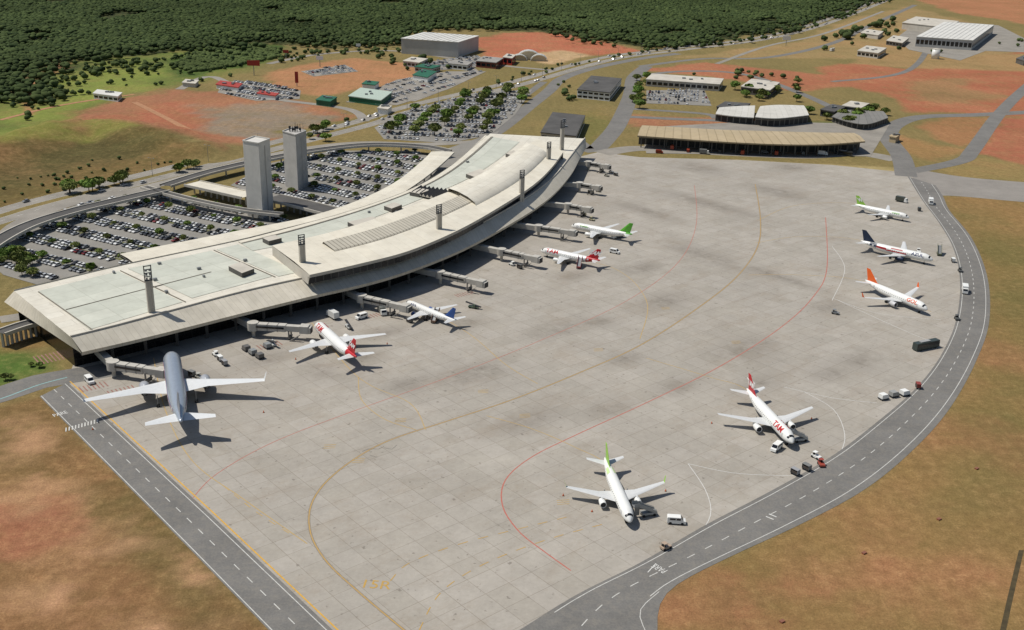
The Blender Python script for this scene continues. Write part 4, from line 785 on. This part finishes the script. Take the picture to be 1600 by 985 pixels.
vehicle('cart',(640,504),(10,4),(100,100,98),'grey baggage cart beside an airliner'); vehicle('truck',(965,372),(-10,2),(120,122,120),'grey truck beside a green-tailed airliner'); vehicle('loader',(545,513),(-8,-8),(190,192,188),'grey belt loader beside a white airliner'); vehicle('cart',(300,588),(8,3),(120,120,116),'grey baggage cart beside a wide-body airliner'); vehicle('tug',(312,592),(8,3),(170,170,160),'pale tug beside a wide-body airliner')
for k,(u,v) in enumerate(((955,270),(962,275),(948,276),(940,268),(935,300),(922,303),(925,345),(912,338))): vehicle('cart' if k%2 else 'tug',(u,v),(10,2),(140+k*6,140+k*5,138),'apron service vehicle beside the terminal')
for k,(u,v) in enumerate(((1030,240),(1050,234),(1075,238),(1100,241),(1125,239),(1160,242),(1195,240),(1213,243),(1255,242),(1285,243),(1335,236))): vehicle('truck' if k%2 else 'van',(u,v),(2,-10) if k%3 else (12,1),random.choice([WH,(60,62,62),(120,122,120),(150,60,40)]),'delivery vehicle outside the cargo shed',z=.13)
for k,(u,v) in enumerate(((1489,410),(1500,425),(1436,330),(1495,500),(1404,398),(1435,395))): vehicle('tug' if k%2 else 'cart',(u,v),(6,8),random.choice([WH,(80,82,80)]),'small service vehicle at the apron edge',z=.08)
vehicle('bus',(1300,80),(14,-4),WH,'white bus on the outer road',z=.2)
def cone(u,v):
    e=empty('traffic_cone',G(u,v)+Vector((0,0,.04)),label='small orange traffic cone on the apron',cat='traffic cone',group='traffic cones around parked airliners'); MB().cyl((0,0,.05),(0,0,.75),.24,.05,8).obj('cone',[GO],e); MB().box((0,0,.03),(.55,.55,.06)).obj('base',[TYRE],e)
for u,v in((880,775),(1040,768),(1112,662),(1268,655),(145,672),(412,645),(925,800),(1000,790),(462,562),(605,538)): cone(u,v)
# ---------------------------------------------------------------- parked cars
def carmesh(col):
    c=mat('paint_%d_%d_%d'%col,col,.3,var=.03); m=MB()
    m.ext([(-2.1,.32),(-2.15,.75),(-2.0,.92),(-1.3,.98),(1.0,.96),(1.9,.82),(2.15,.6),(2.1,.32)],-.85,.85,0)
    m.add([(-1.55,-.78,.97),(.95,-.78,.95),(.95,.78,.95),(-1.55,.78,.97),(-1.1,-.62,1.45),(.3,-.62,1.45),(.3,.62,1.45),(-1.1,.62,1.45)],[(0,1,5,4),(1,2,6,5),(2,3,7,6),(3,0,4,7)],1)
    m.add([(-1.12,-.64,1.45),(.32,-.64,1.45),(.32,.64,1.45),(-1.12,.64,1.45),(-1.05,-.58,1.5),(.25,-.58,1.5),(.25,.58,1.5),(-1.05,.58,1.5)],[(0,1,5,4),(1,2,6,5),(2,3,7,6),(3,0,4,7),(4,5,6,7)],0)
    for x in(-1.35,1.3):
        for s in(-1,1): m.cyl((x,s*.88-.1,.31),(x,s*.88+.1,.31),.31,n=8,m=2)
    return m,[c,GLASS,TYRE]
CC=[((212,212,208),'white'),((180,182,183),'silver'),((124,126,128),'grey'),((32,32,34),'black'),((62,64,67),'dark grey'),((118,34,32),'red'),((40,50,76),'blue'),((156,152,140),'beige')]
CW=[.28,.34,.12,.12,.06,.03,.02,.03]
CMS=[carmesh(c) for c,_ in CC]; CME=[m.mesh('parked_car',ms) for m,ms in CMS]
cars=[]
def inpoly(P,x,y): return sdf(P,np.array([x]),np.array([y]))[0]
treepts=[]; ISL=mat('planting_island',(96,98,60),.95,var=.3,scale=.4)
def park(px,a,b,occ,isl=False,m0=3,tp=None):
    tp=treepts if tp is None else tp
    P=wpoly(px); A=G(*a);Bv=G(*b); d=(Bv-A); d.z=0; d.normalize(); n=Vector((-d.y,d.x,0)); S_=[p[0]*d.x+p[1]*d.y for p in P]; T_=[p[0]*n.x+p[1]*n.y for p in P]
    t=min(T_)+m0; k=0
    while t<max(T_):
        s=np.arange(min(S_)+1,max(S_),2.7); X=s*d.x+t*n.x; Y=s*d.y+t*n.y; dd=sdf(P,X,Y); run=[]
        for j,(x,y,q) in enumerate(zip(X,Y,dd)):
            if q>m0:
                run.append(Vector((x,y,0)))
                if j%6==0:
                    if k==0: tp.append((x+n.x*3,y+n.y*3,1))
                    if j%18==0: continue
                if random.random()<occ: cars.append((x+random.uniform(-.1,.1),y+random.uniform(-.25,.25),math.atan2(n.y,n.x)+(math.pi if random.random()<.5 else 0)+random.uniform(-.03,.03)))
        if isl and k==0 and len(run)>4:
            a0=run[0]+n*3.1;b0=run[-1]+n*3.1; mb=MB(); mb.beam(a0+Vector((0,0,.2)),b0+Vector((0,0,.2)),1.5,.2); mb.obj('planting_strip',[ISL],label='narrow raised planting strip between rows of parked cars',cat='planting strip',kind='structure')
        t+= 6.2 if k==0 else 12.6; k=1-k
tp3=[]; tpx=[]
park(P1,(225,318),(380,350),.88,True); park(P2,(480,265),(600,290),.88,True); park(P3,(600,205),(760,212),.8,m0=2,tp=tp3); park(P4,(350,135),(460,152),.85,m0=1,tp=tpx); park(P5,(480,115),(550,108),.8,m0=1,tp=tpx); park(P6,(640,150),(740,120),.3,m0=2,tp=tpx); park(P7,(1012,150),(1105,155),.7,m0=1,tp=tpx); park(P9,(680,105),(760,98),.6,m0=1,tp=tpx)
for off in(7.5,-7.5):
    R=resamp(offs(HP,off),400); Nn=normals(R)
    for i in range(10,390,1):
        if random.random()<.14:
            p=R[i]; d=R[i+1]-R[i]; q=p+Nn[i]*random.choice((-2,2)); cars.append((q.x,q.y,math.atan2(d.y,d.x)+(0 if off<0 else math.pi)))
def excluded(x,y):
    for (u,v,r) in((405,338,9),(462,296,9)):
        p=G(u,v)
        if math.hypot(x-p.x,y-p.y)<r: return True
    return False
cars=[c for c in cars if not excluded(c[0],c[1])]
cars.sort(key=lambda c:math.hypot(c[0],c[1])+(0 if abs(PR((c[0],c[1],0))[0]-800)<820 else 5000)); print('cars',len(cars))
allm=MB(); mats=[]
for m,ms in CMS: mats.append(ms[0])
mats+= [GLASS,TYRE]
for i,(x,y,a) in enumerate(cars):
    k=random.choices(range(8),CW)[0]
    if i<296:
        o=bpy.data.objects.new('parked_car',CME[k]); o.location=(x,y,.16); o.rotation_euler=(0,0,a); COL.objects.link(o); tag(o,CC[k][1]+' car parked in the airport car park','car',group='cars parked in the airport car park')
    else:
        src=CMS[k][0]; c,s=math.cos(a),math.sin(a); allm.add([(x+vx*c-vy*s,y+vx*s+vy*c,.16+vz) for vx,vy,vz in src.v[:32]],[f for f in src.f if max(f)<32],[ (k if mm==0 else 8) for f,mm in zip(src.f,src.m) if max(f)<32])
me=allm.mesh('distant_cars',mats); o=bpy.data.objects.new('distant_cars',me); COL.objects.link(o); tag(o,'rows of distant parked cars and highway traffic','cars','stuff')
# ---------------------------------------------------------------- trees
def leafmat(key,c1,c2,c3):
    n=NT(key); p=n.pos(); oi=n.n('ObjectInfo').outputs['Random']; n1=n.noise(p,.35,4,.7); n2=n.noise(p,1.8,3,.7)
    c=n.mix(n.mr(n2,.35,.65,0,1),lin(*c1),lin(*c2)); c=n.mix(n.mr(n1,.4,.7,0,.7),c,lin(*c3)); c=n.val(c,n.mr(oi,0,1,.75,1.3)); return n.out(c,.8,0,.2)
LEAF=[leafmat('foliage_green',(58,80,30),(92,118,46),(112,130,56)),leafmat('foliage_olive',(66,80,36),(100,112,52),(122,122,66))]
BARK=mat('bark',(84,66,50),.9,var=.2,scale=2)
def treeproto(i):
    R=random.Random(i*13+5); cr=MB(); nl=7
    for k in range(nl):
        a=2*math.pi*k/nl+R.uniform(-.4,.4); rr=R.uniform(.25,.62) if k else 0; cx,cy,cz=rr*math.cos(a),rr*math.sin(a),R.uniform(.75,1.15); s=R.uniform(.3,.46)
        bm=bmesh.new(); bmesh.ops.create_icosphere(bm,subdivisions=2,radius=1)
        vs=[]
        for v in bm.verts:
            q=v.co; f=s*(1+.55*mn.noise(q*2.1+Vector((i*3,k*5,0)))+R.uniform(-.12,.12)); vs.append((cx+q.x*f,cy+q.y*f,cz+q.z*f*.75))
        cr.add(vs,[tuple(w.index for w in f.verts) for f in bm.faces if R.random()>.06]); bm.free()
    for k in range(260):
        a=R.uniform(0,6.28); b=R.uniform(-.3,1.5); rad=R.uniform(.8,1.12); p=Vector((math.cos(a)*math.cos(b)*rad*.85,math.sin(a)*math.cos(b)*rad*.85,.9+math.sin(b)*rad*.5)); s=R.uniform(.05,.11)
        u=Vector((R.gauss(0,1),R.gauss(0,1),R.gauss(0,1))).normalized(); w=u.orthogonal().normalized(); cr.add([p-u*s-w*s,p+u*s-w*s*.6,p+u*s*.7+w*s,p-u*s*.8+w*s],[(0,1,2,3)])
    tr=MB(); tr.cyl((0,0,0),(.02,.02,.75),.06,.04,7)
    for k in range(5):
        a=k*1.3; tr.cyl((.01,.01,.45+.05*k),(.45*math.cos(a),.45*math.sin(a),.95),.03,.01,5)
    return cr,tr
PROT=[]
for i in range(6):
    cr,tr=treeproto(i); cm=cr.mesh('crown',[LEAF[i%2]]); tm=tr.mesh('trunk',[BARK]); PROT.append((cm,tm))
NTR=[0]; FT=[]
def tree(x,y,s,label='leafy green tree with rounded crown',cat='tree',group='trees around the airport',zs=1.0):
    if NTR[0]>=298: FT.append((x,y,s)); return
    NTR[0]+=1; cm,tm=PROT[random.randrange(6)]; e=bpy.data.objects.new('tree',None); e.empty_display_size=.3; e.location=(x,y,.05); e.rotation_euler=(0,0,random.uniform(0,6.28)); e.scale=(s,s,s*zs*random.uniform(.85,1.15)); COL.objects.link(e); tag(e,label,cat,group=group)
    for nm,me in(('trunk',tm),('crown',cm)):
        o=bpy.data.objects.new(nm,me); o.parent=e; COL.objects.link(o)
def scat(px,n,s0,s1,stuff=False,**k):
    P=wpoly(px); xa=[p[0] for p in P]; ya=[p[1] for p in P]; c=0; t=0
    while c<n and t<n*60:
        t+=1; x=random.uniform(min(xa),max(xa)); y=random.uniform(min(ya),max(ya))
        if inpoly(P,x,y)>0:
            if stuff: FT.append((x,y,random.uniform(s0,s1)))
            else: tree(x,y,random.uniform(s0,s1),**k)
            c+=1
tp=random.sample(treepts,min(125,len(treepts)))
for (x,y,s) in tp: tree(x,y,random.uniform(1.6,2.9),group='trees between parked cars')
print('tp3',len(tp3))
for (x,y,s) in random.sample(tp3,min(90,int(len(tp3)*.8))): tree(x+random.uniform(-1,1),y+random.uniform(-1,1),random.uniform(3.8,6.2),label='broad green shade tree in the car park',group='shade trees in the car park')
scat([(0,400),(30,395),(70,430),(40,440),(5,425)],18,2.2,3.4,group='trees between parked cars')
scat([(100,312),(190,292),(195,284),(95,302)],9,4,5.5); scat([(265,272),(330,262),(330,256),(262,266)],6,3,4); scat([(430,245),(520,225),(560,205),(480,200)],6,3,5)
scat([(0,585),(60,565),(80,580),(0,605)],4,1.2,2)
scat([(985,125),(1010,120),(1010,175),(990,180)],12,4,6); scat([(1255,175),(1300,190),(1390,165),(1390,200),(1260,200)],14,3,6); scat([(1120,140),(1260,130),(1270,160),(1150,160)],16,3.5,6)
S2=dict(stuff=True)
scat([(1310,60),(1340,50),(1330,65)],8,5,8,**S2); scat([(1180,100),(1330,45),(1400,30),(1400,60)],26,3,7,**S2); scat([(560,90),(620,80),(740,110),(700,130)],16,2.5,5,**S2)
scat([(0,210),(0,150),(110,100),(330,85),(420,85),(400,112),(330,128),(200,140),(140,165),(60,190)],80,1.4,3.6,**S2); scat([(20,150),(110,105),(330,84),(430,90),(330,104),(150,120),(60,160)],130,2,4.5,**S2)
scat([(0,320),(0,285),(140,250),(300,246),(300,252),(150,288)],40,.8,1.8,**S2)
scat([(440,68),(620,66),(640,80),(540,92),(430,100)],80,1.8,4,**S2); scat([(880,60),(1010,72),(1200,52),(1330,10),(1340,24),(1200,66),(1010,84),(900,66)],90,2,4.5,**S2); scat([(440,215),(900,104),(1010,84),(1010,80),(880,100),(430,220)],22,1.5,3.4,**S2)
scat([(1000,118),(1160,112),(1250,125),(1130,128),(1010,122)],16,2,4,**S2); scat([(870,125),(900,118),(900,160),(880,175)],8,2,4,**S2); scat([(1400,78),(1520,78),(1560,70),(1600,75),(1600,60),(1480,84)],8,2.5,4,**S2)
# forest and distant trees
def ico(sub):
    bm=bmesh.new(); bmesh.ops.create_icosphere(bm,subdivisions=sub,radius=1); v=np.array([w.co[:] for w in bm.verts]); f=np.array([[w.index for w in g.verts] for g in bm.faces]); bm.free(); return v,f
nn=NT('forest_foliage'); tt=nn.n('Attribute',attribute_name='tint').outputs['Fac']; c=nn.mix(tt,lin(42,55,33),lin(84,96,56)); p=nn.pos(); c=nn.val(c,nn.math('MULTIPLY',nn.mr(nn.noise(p,.005,6,.7),.3,.7,.62,1.32),nn.mr(nn.noise(p,.5,3,.7),.3,.7,.85,1.15))); FORM=nn.out(c,.9,0,.05)  # greens muted to put some distance haze into the foliage colour
def canopy(name,x,y,s,hz,tint,label,sub=2,jit=.25,zs=.8):
    bv,bf=ico(sub); n=len(x); V=np.repeat(bv[None],n,0)*(1+rng.uniform(-jit,jit,(n,len(bv),1))); V=V*s[:,None,None]*np.array([1,1,zs]); V[:,:,0]+=x[:,None]; V[:,:,1]+=y[:,None]; V[:,:,2]+=hz[:,None]
    Fa=(bf[None]+(np.arange(n)*len(bv))[:,None,None]).reshape(-1,3); me=npmesh(name,V.reshape(-1,3),Fa); at=me.attributes.new('tint','FLOAT','POINT'); at.data.foreach_set('value',np.repeat(tint,len(bv)).astype(np.float32)); me.materials.append(FORM)
    o=bpy.data.objects.new(name,me); COL.objects.link(o); return tag(o,label,name.replace('_',' '),'stuff')
gx,gy=np.meshgrid(np.arange(-1300,1500,5.0),np.arange(850,2200,5.0)); gx=(gx+rng.uniform(-2.5,2.5,gx.shape)).ravel(); gy=(gy+rng.uniform(-2.5,2.5,gy.shape)).ravel()
k=(np.abs(gx)<.5*gy+120); gx=gx[k];gy=gy[k]; WP=wpoly(FOREST); WP=[(max(-6000,min(6000,a)),min(b,6000)) for a,b in WP]
d0=sdf(WP,gx,gy); k=d0>-60; gx=gx[k];gy=gy[k];d0=d0[k]
dj=np.array([mn.noise(Vector((x*.012,y*.012,9)))+.6*mn.noise(Vector((x*.04,y*.04,2))) for x,y in zip(gx,gy)]); d=d0+dj*60; k=(rng.random(len(gx))<np.clip(.3+d/110,.0,.97))&(dj<.5)&(d>-20); gx=gx[k];gy=gy[k];dj=dj[k]
SP=wpoly([(270,104),(310,82),(400,72),(440,80),(430,92),(370,104),(300,114)]); sx=rng.uniform(min(p[0] for p in SP),max(p[0] for p in SP),1400); sy=rng.uniform(min(p[1] for p in SP),max(p[1] for p in SP),1400); q=sdf(SP,sx,sy)>0; gx=np.concatenate([gx,sx[q]]); gy=np.concatenate([gy,sy[q]]); light=np.concatenate([np.zeros(len(dj)),np.ones(q.sum())]); n=len(gx); print('forest',n)
big=rng.random(n)<.06
canopy('forest',gx,gy,rng.uniform(2.1,3.7,n)*np.where(light>0,.85,1)*np.where(big,1.4,1),rng.uniform(3.2,5,n)*np.where(light>0,.3,1),np.clip(rng.normal(.42,.15,n)+light*.4,0,1.2),'dense dark green savanna forest canopy',zs=.7)
ft=np.array(FT); n=len(ft); bx=np.concatenate([ft[:,0]+rng.uniform(-1,1,n)*ft[:,2]*.4 for _ in range(3)]); by=np.concatenate([ft[:,1]+rng.uniform(-1,1,n)*ft[:,2]*.4 for _ in range(3)]); bs=np.concatenate([ft[:,2]*rng.uniform(.45,.75,n) for _ in range(3)])
canopy('distant_trees',bx,by,bs,bs*1.1,np.clip(rng.normal(.6,.25,3*n),0,1.3),'scattered distant savanna trees and shrubs')
# ---------------------------------------------------------------- lamps, hatches
R=resamp(HP,46)
for p in R[3:40]:
    e=empty('street_lamp',p,math.atan2(R[10].y-R[9].y,R[10].x-R[9].x),label='tall double-armed street lamp in the highway median',cat='street lamp',group='street lamps along the highway'); MB().cyl((0,0,0),(0,0,11),.16,.1,6).obj('pole',[METAL],e); m=MB(); m.beam((0,-2,11),(0,2,11),.1,.1); m.box((0,-2.1,11),(.4,.9,.2)); m.box((0,2.1,11),(.4,.9,.2)); m.obj('lamp_head',[METAL],e)
for (u,v) in((1467,812),(1350,865),(1222,972),(1526,733)):
    e=empty('drain_hatch',G(u,v),.6,label='small concrete and brick drain hatch in dry grass',cat='drain hatch'); MB().box((0,0,.15),(1.2,.8,.3)).obj('box',[mat('red_brick',(150,84,60),.9)],e); MB().box((0,0,.34),(1.3,.9,.08)).obj('cover',[mat('brick_cover',(128,84,66),.9)],e)
loft('ditch',[setz(pline([(1592,860),(1575,930),(1559,1000)]),.02),setz(pline([(1600,860),(1584,930),(1569,1000)]),.02)],mat('dark_wet_soil',(70,60,38),.9,var=.3,scale=.5),nseg=20,label='narrow dark drainage ditch in dry grass',cat='ditch',kind='structure')
